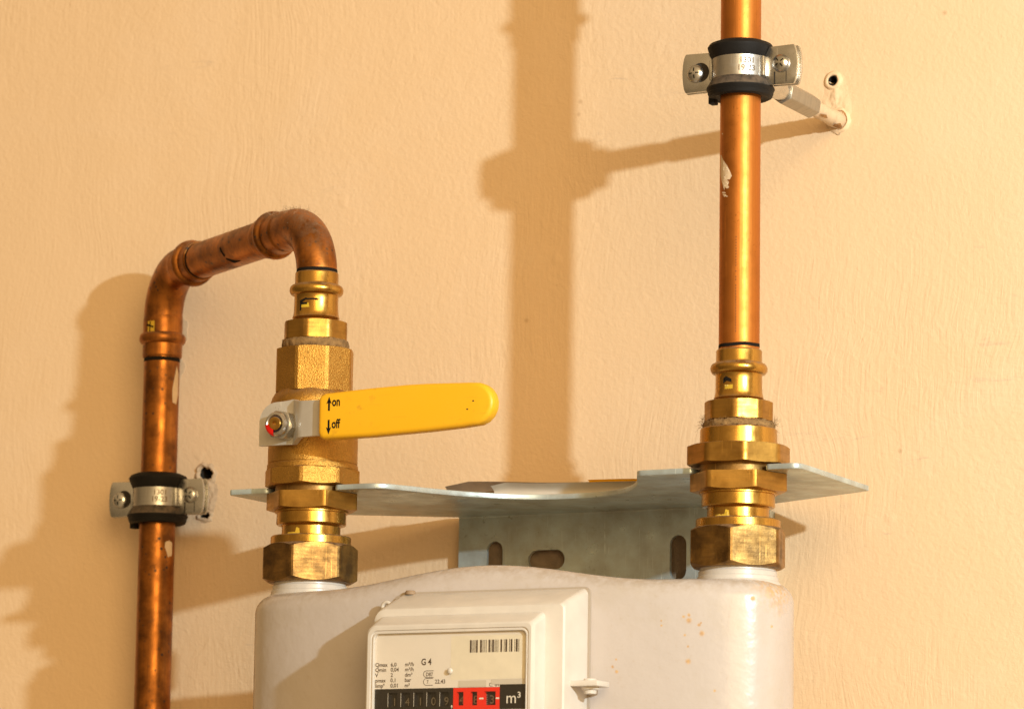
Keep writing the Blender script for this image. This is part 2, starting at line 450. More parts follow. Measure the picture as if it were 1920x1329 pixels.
def quad_xz(bm, x0, x1, z0, z1, y):
    bm.faces.new([bm.verts.new(p) for p in ((x0, y, z0), (x1, y, z0), (x1, y, z1), (x0, y, z1))])
def hairs(bm, n, fpos, length=(2, 6), r=.07):
    for _ in range(n):
        p = Vector(fpos()); d = Vector((random.uniform(-1, 1), random.uniform(-1, 1), random.uniform(-.5, .9))).normalized()
        L = random.uniform(*length); pts = [p.copy()]
        for _k in range(5):
            d = (d+Vector((random.uniform(-.6, .6), random.uniform(-.6, .6), random.uniform(-.6, .6)))).normalized()
            p = p+d*L/5; pts.append(p.copy())
        sweep(bm, pts, [r, r, r, r*.9, r*.7, r*.4], 3, False)

XL, XR, DN = 0.0, 262.44, -140.78        # the two vertical axes over the meter
# ------------------------------------------------------------------ wall (setting)
def blob(cx, cz, rx, rz, n=26, wob=.18, seed=0):
    out = []
    for i in range(n):
        a = 2*PI*i/n
        w = 1+wob*mnoise.noise(Vector((math.cos(a)*1.6+seed, math.sin(a)*1.6, seed*1.7)))*1.8
        out.append((cx+rx*w*math.cos(a), cz+rz*w*math.sin(a)))
    return out
HOLES = [blob(-157.0, 33.0, 4.6, 4.4, 24, .25, 3), blob(259.2, 243.4, 2.9, 3.1, 20, .08, 5), blob(262.6, 220, 4.6, 4.6, 20, .1, 8),
         blob(262.2, 226.2, 1.5, 1.2, 12, .2, 2), blob(267.2, 217.6, 1.7, 1.1, 12, .2, 4), blob(262.2, 213.2, 1.3, 1.0, 12, .2, 6), blob(-156.5, 7.5, 3.6, 2.0, 20, .25, 9)]
bm = B()
outer = [Vector((-1500, 0, -1000)), Vector((1500, 0, -1000)), Vector((1500, 0, 1100)), Vector((-1500, 0, 1100))]
extrude_poly(bm, outer, (0, 60, 0), holes=[[Vector((x, 0, z)) for x, z in h] for h in HOLES])
wall = part('wall', bm, WALL, None, 40); wall['kind'] = 'structure'
wall['label'] = 'cream plaster wall with brush strokes behind the gas pipes'; wall['category'] = 'wall'
# the depths of the holes, and torn plaster lips around them
bm = B()
for h, dp in zip(HOLES, (24, 30, 8, 5, 4, 4, 14)):
    a = [bm.verts.new((x, 1, z)) for x, z in h]; b = [bm.verts.new((x*.9+.1*sum(q[0] for q in h)/len(h), dp, z*.9+.1*sum(q[1] for q in h)/len(h))) for x, z in h]
    for i in range(len(a)): bm.faces.new([a[i], a[(i+1) % len(a)], b[(i+1) % len(a)], b[i]])
    bm.faces.new(b)
part('hole_lining', bm, HOLE_SHADE, wall)
bm = B()
def lip(bm, loop, w0, hgt, seed, n_=0):
    cx = sum(p[0] for p in loop)/len(loop); cz = sum(p[1] for p in loop)/len(loop); n = len(loop); rows = []
    for k, (f, y) in enumerate(((0, .8), (.12, -.65), (.4, -1.0), (.75, -.5), (1.05, .35))):
        row = []
        for i, (x, z) in enumerate(loop):
            a = math.atan2(z-cz, x-cx); w = w0*(1+.55*mnoise.noise(Vector((math.cos(a)*2+seed, math.sin(a)*2, seed))))
            hh = hgt*(1+.9*mnoise.noise(Vector((math.cos(a)*3+seed, math.sin(a)*3, 4+seed))))
            row.append(bm.verts.new((x+math.cos(a)*w*f, y*hh if y < 0 else y*.6, z+math.sin(a)*w*f)))
        rows.append(row)
    for k in range(4):
        for i in range(n): bm.faces.new([rows[k][i], rows[k][(i+1) % n], rows[k+1][(i+1) % n], rows[k+1][i]])
def mound(bm, cx, cz, rx, rz, hgt, seed, holes=()):
    n, m_ = 40, 16; rows = []
    for k in range(m_+1):
        f = k/m_; row = []
        for i in range(n):
            a = 2*PI*i/n; w = 1+.32*mnoise.noise(Vector((math.cos(a)*1.5+seed, math.sin(a)*1.5, 0)))
            x = cx+rx*w*f*math.cos(a); z = cz+rz*w*f*math.sin(a)
            e = max(0, 1-f**2)**1.5
            y = -hgt*e*(.55+.75*mnoise.noise(Vector((x*.22, z*.16, seed)))+.35*mnoise.noise(Vector((x*.6, z*.5, seed+4))))
            row.append(bm.verts.new((x, .25-e*.3+min(y, 0) if f < 1 else .3, z)))
        rows.append(row)
    for k in range(m_):
        for i in range(n):
            q = [rows[k][i], rows[k][(i+1) % n], rows[k+1][(i+1) % n], rows[k+1][i]]
            cc = (q[0].co+q[1].co+q[2].co+q[3].co)/4
            if any((cc.x-hx)**2+(cc.z-hz)**2 < hr*hr for hx, hz, hr in holes): continue
            try: bm.faces.new(q)
            except ValueError: pass
lip(bm, HOLES[0], 3.2, 1.5, 1); lip(bm, HOLES[6], 3.0, 1.2, 2)
lip(bm, HOLES[3], 1.2, .6, 3); lip(bm, HOLES[4], 1.2, .6, 4); lip(bm, HOLES[5], 1.0, .5, 6)
mound(bm, -155.5, 20, 8.5, 20, 2.2, 6.1, ((-157, 33, 5.2), (-156.5, 7.5, 3.6)))
part('plaster_lip', bm, PLASTER, wall, 60)
# filler smeared around the two plugs: a low irregular mound
bm = B()
mound(bm, 261, 231, 10, 23, 1.5, 2.3, ((259.2, 243.4, 3.4), (262.5, 220, 5.0)))
part('filler_patch', bm, WALL, wall, 60)
bm = B(); box(bm, 30, 219, -.35, .3, -79, -9)  # thin dark slab painted in as the shade seen through the bracket slots
part('bracket_shade', bm, plain('bracket_shade_brown', (.30, .22, .15), .95, 0, .6, 400, .3, 120), wall)
# brush-paint runs left on the wall along the left pipe
bm = B()
for (cx, cz, rx, rz, sd) in ((-178.5, 124, 6.5, 11, 1), (-179.5, 101, 6.0, 9, 2)):
    lp = blob(cx, cz, rx, rz, 24, .2, sd)
    extrude_poly(bm, [Vector((x, -.35, z)) for x, z in lp], (0, .6, 0))
part('paint_ridge', bm, CREAM, wall, 60)

# ------------------------------------------------------------------ copper pipes
def marker(root, path, r, jit=.0):
    bm = B(); sweep(bm, path, r, 48, False); return part('marker_ring', bm, INK, root)
t = thing('copper_pipe', 'tall bright orange copper pipe rising vertically on the right with a white paint smear', 'pipe', (XR, DN, 59), 'copper pipes')
bm = B(); lathe(bm, [(9.8, 59), (11, 59), (11, 600), (9.8, 600)], XR, DN, 0, 96); part('tube', bm, COPPER_NEW, t)
bm = B(); rng = lathe(bm, [(11.06, 66.6), (11.1, 67), (11.1, 68.2), (11.06, 68.5)], XR, DN, 0, 96)
for rg in rng:
    for v in rg:
        a = math.atan2(v.co.y-DN, v.co.x-XR); v.co.z += .35*math.sin(a*1+1.2)+.15*math.sin(5*a)
part('marker_ring', bm, INK, t)
def pipe_patch(bm, cx, cy, r, shape, res=.6):
    """thin paint film laid on a cylinder; shape(a_mm, z) -> bool in unrolled mm"""
    pass
bm = B()
ac = math.radians(-90+6)
smear = [(-10.5, 172), (-9.5, 171.5), (-7.2, 168.5), (-4.2, 165), (-2.2, 161.5), (-1.2, 159), (-2.2, 157.4), (-4.0, 157), (-2.8, 155.6), (-3.6, 154.2), (-2.7, 152.8), (-4.2, 152.2), (-5.6, 153.4), (-6.2, 151.6), (-7.4, 154.2), (-8.4, 156), (-9.4, 158.5), (-10.4, 160)]
def on_pipe(u, z, r): return Vector((XR+r*math.cos(ac+u/11), DN+r*math.sin(ac+u/11), z))
def film(bm, loop, fn):
    vv = [bm.verts.new(fn(u, z)) for u, z in loop]
    es = [bm.edges.new((vv[i], vv[(i+1) % len(vv)])) for i in range(len(vv))]
    bmesh.ops.triangle_fill(bm, use_beauty=True, edges=es)
def dense_film(bm, loop, fn, step=.5):
    """scan-line fill so the film follows the curve"""
    z0 = min(p[1] for p in loop); z1 = max(p[1] for p in loop); z = z0
    while z < z1:
        zz = z+step/2; xs = []
        for i in range(len(loop)):
            (xa, za), (xb, zb) = loop[i], loop[(i+1) % len(loop)]
            if (za <= zz) != (zb <= zz): xs.append(xa+(zz-za)/(zb-za)*(xb-xa))
        xs.sort()
        for a, b in zip(xs[::2], xs[1::2]):
            n = max(1, int((b-a)/1.0))
            for i in range(n):
                u0 = a+(b-a)*i/n; u1 = a+(b-a)*(i+1)/n
                bm.faces.new([bm.verts.new(fn(*q)) for q in ((u0, z), (u1, z), (u1, z+step), (u0, z+step))])
        z += step
dense_film(bm, smear, lambda u, z: on_pipe(u, z, 11.06), .4)
for (u0, u1, z) in ((-8.5, -5.0, 150.4), (-7.6, -4.6, 149.2), (-9, -7.6, 183), (-6.8, -3.6, 148.3)):
    dense_film(bm, [(u0, z), (u1, z-.5), (u1-.3, z+.1), (u0+.2, z+.75)], lambda u, z: on_pipe(u, z, 11.06), .3)
part('paint_smear', bm, CREAM, t)
# printed dots running down the pipe
bm = B()
for i in range(34):
    z = 74+i*1.55
    if random.random() < .85: dense_film(bm, [(1.2, z), (1.6, z), (1.6, z+.7), (1.2, z+.7)], lambda u, zz: on_pipe(u, zz, 11.04), .7)
part('printed_marks', bm, INK_BROWN, t)

PLX, PLY = -174.0, -27.0                  # left riser
t = thing('copper_pipe', 'speckled weathered copper pipe rising vertically on the left close to the wall', 'pipe', (PLX, PLY, -420), 'copper pipes')
bm = B(); lathe(bm, [(9.8, -420), (11, -420), (11, 112), (9.8, 112)], PLX, PLY, 0, 96); part('tube', bm, COPPER_OLD, t)
bm = B(); rng = lathe(bm, [(11.05, 99.6), (11.12, 100), (11.12, 101.5), (11.05, 102)], PLX, PLY, 0, 96); part('marker_ring', bm, INK, t)
bm = B()
def on_left(u, z): return Vector((PLX+11.07*math.cos(u/11), PLY+11.07*math.sin(u/11), z))
dense_film(bm, [(-3.5, 74), (0, 73), (2, 79), (2, 92), (-.5, 97), (-2.2, 90), (-3.8, 82)], on_left, .6)
part('paint_smear', bm, CREAM, t); bm = B()
dense_film(bm, [(-6, -15), (-3.5, -21), (0, -20), (0, -12), (-3, -11), (-5.8, -12)], on_left, .6)
part('paint_smear', bm, CREAM, t)

ZR = 155.5
A0 = Vector((PLX, PLY, ZR)); A1 = Vector((XL, DN, ZR)); RUN = (A1-A0); RL = RUN.length; D = RUN.normalized()
t = thing('copper_pipe', 'short dark copper pipe running level between the two elbows on the left', 'pipe', tuple(A0+D*(RL*.5)), 'copper pipes')
bm = B(); sweep(bm, [A0+D*34, A0+D*(RL*.5), A0+D*(RL-46)], 11, 64, False); part('tube', bm, COPPER_OLD, t)
bm = B(); sweep(bm, [A0+D*52.4, A0+D*53.0, A0+D*54.2], [11.1, 11.14, 11.1], 64, False)
sd = A0+D*(RL*.57)
part('marker_ring', bm, INK, t)
bm = B()
side = D.cross(Vector((0, 0, 1))).normalized()
def on_run(u, s):                          # u around (mm), s along
    a = u/11; return A0+D*s+(side*math.cos(a)+Vector((0, 0, 1))*math.sin(a))*11.08
for lp in ([(-7, 104), (-1, 101), (-.2, 102.3), (-6, 106)], [(-13, 108), (-8.5, 104), (-7.5, 105), (-11, 112), (-13, 118)]):
    dense_film(bm, lp, on_run, .4)
part('marker_stroke', bm, INK, t)

# ------------------------------------------------------------------ press elbows
def bead_r(s, s0, r0, rb, hw):             # bulge centred at s0
    x = abs(s-s0)/hw
    return r0+(rb-r0)*math.sqrt(max(0, 1-x*x)) if x < 1 else r0
def elbow(label, corner, da, la, db, lb, rb_, sock_a, sock_b, r_body=11.9):
    """da/db unit directions from the corner out to each end; la/lb lengths; sock = (start, bead) or None"""
    corner = Vector(corner); da = Vector(da); db = Vector(db)
    t = thing('pipe_elbow', label, 'elbow', tuple(corner), 'copper press elbows')
    pts, rad = [], []
    def leg(d, L, sock, rev):
        out = []
        n = 64
        for i in range(n+1):
            s = rb_+(L-rb_)*i/n
            r = r_body
            if sock:
                st, bd = sock
                if s > st: r = 12.15
                elif s > st-2: r = r_body+(12.15-r_body)*(s-st+2)/2
                r = max(r, bead_r(s, bd, 12.15, 14.3, 3.3)) if s > st else r
                if s > L-.6: r -= .35*(s-L+.6)/.6
            out.append((corner+d*s, r))
        return out if not rev else out[::-1]
    la_ = leg(da, la, sock_a, True); lb_ = leg(db, lb, sock_b, False)
    ctr = corner+da*rb_+db*rb_
    mid = []
    for i in range(1, 24):
        a = i/24*PI/2
        p = ctr-db*rb_*math.cos(a)-da*rb_*math.sin(a)
        mid.append((p, r_body))
    allp = la_+mid+lb_
    bm = B(); sweep(bm, [p for p, r in allp], [r for p, r in allp], 72, False)
    # closing annulus at each end
    part('elbow_body', bm, COPPER_OLD, t, 50)
    for (p, d, L) in ((corner, da, la), (corner, db, lb)):
        bm = B(); e = p+d*(L-.05); sweep(bm, [e, e+d*.02], [11.75, 10.6], 72, False); part('end_rim', bm, COPPER_OLD, t)
    return t
UP = Vector((0, 0, 1))
el = elbow('brown copper press elbow turning the left riser toward the valve', A0, -UP, 53, D, 52.5, 28, (30, 41.5), (30, 40.5))
bm = B()
def on_el(u, z): return Vector((PLX+12.25*math.cos(math.radians(-62)+u/12), PLY+12.25*math.sin(math.radians(-62)+u/12), z))
dense_film(bm, [(-9.6, 116), (-4.4, 116), (-4.4, 124), (-9.4, 124)], on_el, .6)
part('yellow_mark', bm, plain('yellow_dot', (.62, .40, .03), .4), el)
bm = B()
def on_el2(u, z): return Vector((PLX+12.32*math.cos(math.radians(-62)+u/12), PLY+12.32*math.sin(math.radians(-62)+u/12), z))
dense_film(bm, [(-8.2, 114.5), (-7.4, 114.5), (-7.1, 123.5), (-7.9, 123.5)], on_el2, .5); dense_film(bm, [(-10.5, 121.2), (-5.2, 119.4), (-5.0, 120.4), (-10.2, 122.4)], on_el2, .4)
part('marker_stroke', bm, INK, el)
eu = elbow('dusty brown copper press elbow bending down into the brass valve', A1, -UP, 36, -D, 67, 32, None, (41, 55.5), 11.6)
bm = B()
def top_pos():
    s = random.uniform(14, 60); a = random.gauss(0, .5)
    z = ZR+12.1*math.cos(a) if s > 30 else ZR-32+math.sqrt(max(0, (32+12.1*math.cos(a))**2-(32-s)**2))
    return A1-D*s+side*math.sin(a)*12.1+Vector((0, 0, z-ZR))
hairs(bm, 170, top_pos, (1.5, 5), .075)
for _ in range(40):
    pass
part('lint', bm, LINT, eu, kind='stuff')
bm = B()
hairs(bm, 70, lambda: A0+D*random.uniform(55, 140)+UP*11.0+side*random.uniform(-4, 4), (1., 3.2), .06)
part('lint', bm, LINT, t, kind='stuff')

# ------------------------------------------------------------------ brass press adapters
def ang_view(x): return math.radians(-90+30+x)     # facet directions measured from the viewer side
def adapter(label, ax, ztop, zbead, zflare, zh1, zh0, rot, extra):
    t = thing('press_adapter', label, 'pipe fitting', (ax, DN, zh0), 'brass press adapters')
    prof = [(10.9, ztop-1), (11.6, ztop), (12.2, ztop-.4), (12.35, ztop-.9), (12.4, zbead+4.0), (12.7, zbead+3.2)]
    for i in range(13):
        a = PI/2-PI*i/12; prof.append((12.75+2.65*math.cos(a), zbead+3.1*math.sin(a)))
    prof += [(12.5, zbead-3.6), (12.5, zbead-6), (12.55, zflare+6), (12.7, zflare+3), (13.2, zflare+.5), (13.5, zflare), (12, zflare-2), (11, zflare-2)]
    bm = B(); lathe(bm, prof, ax, DN, 0, 96); part('press_socket', bm, BRASS, t, 40)
    bm = B(); nut(bm, 8, 18.9, zh0, zh1, ang_view(rot), ax, DN, 11, True, True, .35, .972); part('octagon_collar', bm, BRASS_NUT, t, 20)
    extra(t)
    return t
def mark_on(ax, r, ang):
    a0 = math.radians(ang)
    return lambda u, z: Vector((ax+r*math.cos(a0+u/r), DN+r*math.sin(a0+u/r), z))
def ex_left(t):
    bm = B(); rng = lathe(bm, [(14, 85.8), (18.6, 85.6), (19.0, 83.5), (18.9, 81), (14, 80.4)], XL, DN, 0, 120)
    for rg in rng[1:4]:
        for v in rg:
            d = (v.co-Vector((XL, DN, v.co.z))); v.co += d.normalized()*random.uniform(-.35, .45); v.co.z += random.uniform(-.3, .3)
    part('hemp_seal', bm, HEMP, t, 80)
    fn = mark_on(XL, 12.62, -60)
    bm = B(); dense_film(bm, [(-9.5, 99.5), (-4.5, 99.5), (-3.6, 102), (-4.5, 106), (-9.5, 106)], fn, .6); part('yellow_mark', bm, plain('yellow_dot', (.62, .42, .03), .4), t)
    fn = mark_on(XL, 12.72, -60)
    bm = B(); dense_film(bm, [(-10.6, 97.8), (-9.6, 97.8), (-9.2, 106.3), (-10.3, 106.5)], fn, .5); dense_film(bm, [(-10.3, 106), (-6.5, 107.8), (1.2, 107.6), (1.4, 108.5), (-6.8, 108.9), (-10.6, 107.5)], fn, .3)
    dense_film(bm, [(-9.6, 105.2), (-5.4, 105.2), (-5.2, 106.4), (-9.4, 106.6)], fn, .3)
    part('marker_stroke', bm, INK, t)
    bm = B(); hairs(bm, 110, lambda: (lambda a: (XL+18.9*math.cos(a), DN+18.9*math.sin(a), random.uniform(80.5, 85.5)))(random.uniform(0, 2*PI)), (1, 3), .06)
    part('lint', bm, LINT, t, kind='stuff')
al = adapter('brass press adapter screwed into the top of the yellow-handled valve', XL, 125.2, 114.8, 98.9, 96.4, 85.6, 4, ex_left)
bm = B(); lathe(bm, [(11.63, 124.6), (11.72, 125.4), (11.72, 126.4), (11.63, 127)], XL, DN, 0, 96); part('marker_ring', bm, INK, eu)
def ex_right(t):
    bm = B(); rng = lathe(bm, [(14, 26.8), (18.0, 26.6), (18.9, 24.8), (19.2, 23), (14, 22.4)], XR, DN, 0, 120)
    for rg in rng[1:4]:
        for v in rg:
            d = (v.co-Vector((XR, DN, v.co.z))); v.co += d.normalized()*random.uniform(-.5, .8); v.co.z += random.uniform(-.4, .4)
    part('hemp_seal', bm, HEMP, t, 80)
    bm = B()
    hairs(bm, 130, lambda: (lambda a: (XR+19.2*math.cos(a), DN+19.2*math.sin(a), random.uniform(22.5, 27)))(random.uniform(0, 2*PI)), (1.5, 4), .07)
    def cl():
        a = math.radians(random.choice((random.gauss(206, 8), random.gauss(28, 7)))); return (XR+19.5*math.cos(a), DN+19.5*math.sin(a), random.gauss(25.5, 2))
    hairs(bm, 90, cl, (2, 6), .08)
    part('lint', bm, HEMP, t, kind='stuff')
    fn = mark_on(XR, 12.66, -60)
    bm = B(); dense_film(bm, [(-9.5, 40.5), (-5.0, 40.5), (-4.6, 45), (-9.5, 45.5)], fn, .6); part('yellow_mark', bm, plain('yellow_dot', (.55, .36, .03), .4), t)
    bm = B(); dense_film(bm, [(-10.5, 46.2), (-8.5, 47.5), (-5.5, 46.6), (-5.6, 48.4), (-8.8, 50), (-10.5, 49)], fn, .3); part('marker_stroke', bm, INK, t)
    bm = B(); put_text(bm, 'G 22', 2.3, lambda x, y: mark_on(XR, 12.68, -60)(x-1.2, 61.1+y)) if False else None
    bm.free()
ar = adapter('brass press adapter at the foot of the tall right pipe', XR, 65.6, 55.2, 39.2, 37.4, 26.8, 10, ex_right)

# ------------------------------------------------------------------ meter unions
def union(label, ax, lower_rot, nut_rot, top):
    t = thing('meter_union', label, 'pipe union', (ax, DN, -51.6), 'brass meter unions')
    bm = B(); nut(bm, 6, 26.6, -11.6, -1.7, ang_view(lower_rot), ax, DN, 15, False, True, .3, .985); part('hex_collar', bm, BRASS_NUT, t, 20)
    bm = B(); lathe(bm, [(15, 4), (21.0, 4), (21.0, -1.8), (15, -1.8)], ax, DN); part('thread', bm, BRASS_OLD, t)
    bm = B(); lathe(bm, [(15, -11.4), (20.9, -11.4), (20.9, -12.6), (19.6, -12.9), (19.75, -18.9), (19.2, -19.6), (17.1, -19.9), (16.55, -20.6), (16.55, -25.4), (16.9, -26), (15, -26.4)], ax, DN); part('tail_piece', bm, BRASS, t, 30)
    bm = B(); lathe(bm, [(15, -26.0), (22.2, -26.0), (22.7, -26.6), (22.7, -32), (15, -32)], ax, DN); part('flange', bm, BRASS, t, 30)
    bm = B(); nut(bm, 6, 27.3, -52.2, -30.6, ang_view(nut_rot), ax, DN, 20.0, True, True, .62, .985)
    part('coupling_nut', bm, BRASS_OLD, t, 14)
    # jointing paste squeezed out of the thread
    bm = B()
    for (a, w, h, z) in ((-8, 1.6, 4.5, -24.2), (-12, 4.5, 1.6, -25.2)):
        fn = mark_on(ax, 16.75, -60); dense_film(bm, [(a-w, z-h*.3), (a+w, z-h*.45), (a+w*.7, z+h*.4), (a-w*.5, z+h*.5)], fn, .35)
    part('paste_drip', bm, plain('jointing_paste', (.66, .42, .04), .35), t)
    if top:
        bm = B(); lathe(bm, [(14, 23.0), (19.8, 22.9), (20.6, 22.2), (20.8, 13.0), (14, 12.5)], ax, DN); part('swivel_sleeve', bm, BRASS, t, 30)
        bm = B(); nut(bm, 8, 28.0, 2.6, 13.4, ang_view(22.5), ax, DN, 14, True, True, .30, .988); part('swivel_nut', bm, BRASS_NUT, t, 16)
    return t
ul = union('brass meter union under the yellow-handled valve at the left inlet', XL, -13, 6.5, False)
ur = union('brass meter union with octagonal swivel nut at the right outlet', XR, -15, 15, True)
bm = B()
fn = mark_on(XR, 23.9, -45)
# ------------------------------------------------------------------ gas valve
t = thing('gas_valve', 'brass ball valve with yellow lever handle marked on and off', 'valve', (XL, DN, 1))
bm = B(); nut(bm, 8, 23.0, 55.5, 80.6, ang_view(-5), XL, DN, 14, True, False, .28, .982)
part('octagon_end', bm, BRASS_CAST, t, 18)
prof = [(14, 56.5), (21.4, 56.2), (22.4, 54.6), (23.6, 52.6), (24.4, 50), (25.0, 46), (25.3, 40), (25.4, 15.2), (25.1, 15.0), (25.1, 14.5), (25.7, 14.3), (25.9, 11.8), (25, 10.6), (14, 10.4)]
bm = B(); lathe(bm, prof, XL, DN, 0, 120); part('valve_body', bm, BRASS_CAST, t, 30)
bm = B(); nut(bm, 8, 27.6, 1.9, 12.0, ang_view(9), XL, DN, 14, True, True, .42, .985); part('union_collar', bm, BRASS_CAST, t, 16)
MY = Matrix.Rotation(PI/2, 4, 'X')          # local +z -> -Y (out of the wall)
def yl(bm, prof, z, y0, seg=64, x=XL):      # lathe around the stem axis
    lathe(bm, prof, x, y0, z, seg, MY)
ZS = 33.2
bm = B(); yl(bm, [(12.2, 18), (12.2, 24), (10.6, 25.2), (9.8, 29.2), (4, 29.4)], ZS, DN); part('stem_housing', bm, BRASS_CAST, t, 30)
bm = B(); box(bm, -19.5, -15.5, -168, -163, 33, 39.5, .6); part('stop_lug', bm, BRASS_CAST, t)
# lever plate: pressed from flat bar, kicked outward, then into the grip
def lever_sheet(bm, path, zfun, th):
    """path: plan points (x,y); zfun(i)->(z0,z1)"""
    n = len(path); nor = []
    for i in range(n):
        a = Vector(path[max(i-1, 0)]); b = Vector(path[min(i+1, n-1)]); d = (b-a).normalized(); nor.append(Vector((d.y, -d.x)))
    rows = []
    for i, (x, y) in enumerate(path):
        z0, z1 = zfun(i); o = nor[i]*th
        rows.append([bm.verts.new((x+o.x, y+o.y, z0)), bm.verts.new((x+o.x, y+o.y, z1)), bm.verts.new((x, y, z1)), bm.verts.new((x, y, z0))])
    for i in range(n-1):
        for k in range(4): bm.faces.new([rows[i][k], rows[i][(k+1) % 4], rows[i+1][(k+1) % 4], rows[i+1][k]])
    bm.faces.new(rows[0]); bm.faces.new(rows[-1])
LY = -168.2
pth = []; zz = []
for i in range(13):                         # rounded upper-left corner
    a = math.radians(180-90*i/12); pth.append((-6.5+11*math.cos(a), LY)); zz.append((22.9, 36.2+11*math.sin(a)))
pth += [(0, LY), (4.0, LY), (5.6, LY-.3), (6.8, LY-1.2), (12.2, LY-6.6), (13.4, LY-7.4), (15, LY-7.8), (27, LY-8), (34, LY-8)]
zz += [(22.9, 47.6), (22.8, 48.2), (22.9, 48.2), (23.3, 47.8), (25.2, 46.2), (25.5, 46.0), (25.7, 45.9), (26, 45.8), (27, 45)]
bm = B(); lever_sheet(bm, pth, lambda i: zz[i], 3.0)
lever = part('lever', bm, LEVER, t, 25)
bmesh_l = None
# grip: dipped vinyl sleeve with rounded edges
gp = [(27.0, 27), (28.2, 24.0), (31, 23.0)]
gp += [(60, 23.3), (95, 24.6), (118, 26.0), (124, 26.6)]
gp += [(124+12.2*math.sin(math.radians(a)), 38.3-11.8*math.cos(math.radians(a))) for a in (15, 35, 55, 75, 95, 115, 135, 150, 165)]
gp += [(122, 50.1), (95, 50.9), (82, 50.9), (60, 50.2), (32, 48.8), (28.6, 48.0), (27.0, 45.4)]
bm = B(); extrude_poly(bm, [Vector((x, -183.6, z)) for x, z in gp], (0, 9.5, 0), 2.6, 5)
grip = part('grip', bm, YELLOW, lever, 50)
bm = B(); GY = -183.68
def gt(dx, dz): return lambda x, y: Vector((dx+x, GY, dz+y))
put_text(bm, 'on', 7.0, gt(36.2, 41.2), off=.20, sx=.70); put_text(bm, 'off', 7.0, gt(36.2, 28.9), off=.20, sx=.70)
def arrow(bm, x, z0, z1):
    s_ = 1 if z1 > z0 else -1
    quad_xz(bm, x-.6, x+.6, min(z0, z1-s_*3), max(z0, z1-s_*3), GY)
    bm.faces.new([bm.verts.new(p) for p in ((x-1.7, GY, z1-s_*4.2), (x, GY, z1-s_*3.2), (x+1.7, GY, z1-s_*4.2), (x, GY, z1))])
arrow(bm, 34.3, 38.6, 46.6); arrow(bm, 34.3, 33.6, 25.4)
part('lettering', bm, INK, grip, keep=True)
bm = B()
for (x, z) in ((124.2, 39.6), (120.6, 35.2)): quad_xz(bm, x-.55, x+.55, z-.35, z+.35, GY)
part('nick_mark', bm, INK_BROWN, grip, keep=True)
# nut and stem
bm = B(); nut(bm, 6, 8.6, 0, 8.2, math.radians(20), XL, -171.2, 4.6, True, True, .5, .97, 96, MY, ZS); n_ = part('stem_nut', bm, STEEL, t, 20)
bm = B(); yl(bm, [(4.6, 7.8), (6.9, 7.8), (6.9, 11.4), (6.2, 12.6), (5.2, 12.9), (4.4, 12.2)], ZS, -171.2); part('nut_collar', bm, STEEL, n_, 30)
bm = B(); yl(bm, [(3.0, 11.0), (5.0, 11.0), (5.0, 12.3), (3.0, 12.0)], ZS, -171.2); part('nylon_insert', bm, NYLON, n_, 30)
bm = B(); yl(bm, [(3.9, 8), (3.9, 13.0), (3.5, 13.5), (2.2, 13.6), (1.2, 13.4), (.9, 12.4), (0.01, 12.2)], ZS, -171.2, 48); part('stem', bm, BRASS, t, 30)
bm = B()
rng = lathe(bm, [(3.3, 13.62), (5.2, 13.0), (6.3, 12.75), (7.05, 11.2)], XL, -171.2, ZS, 24, MY, False, math.radians(185), math.radians(262)); part('red_mark', bm, RED_PAINT, t, 60)

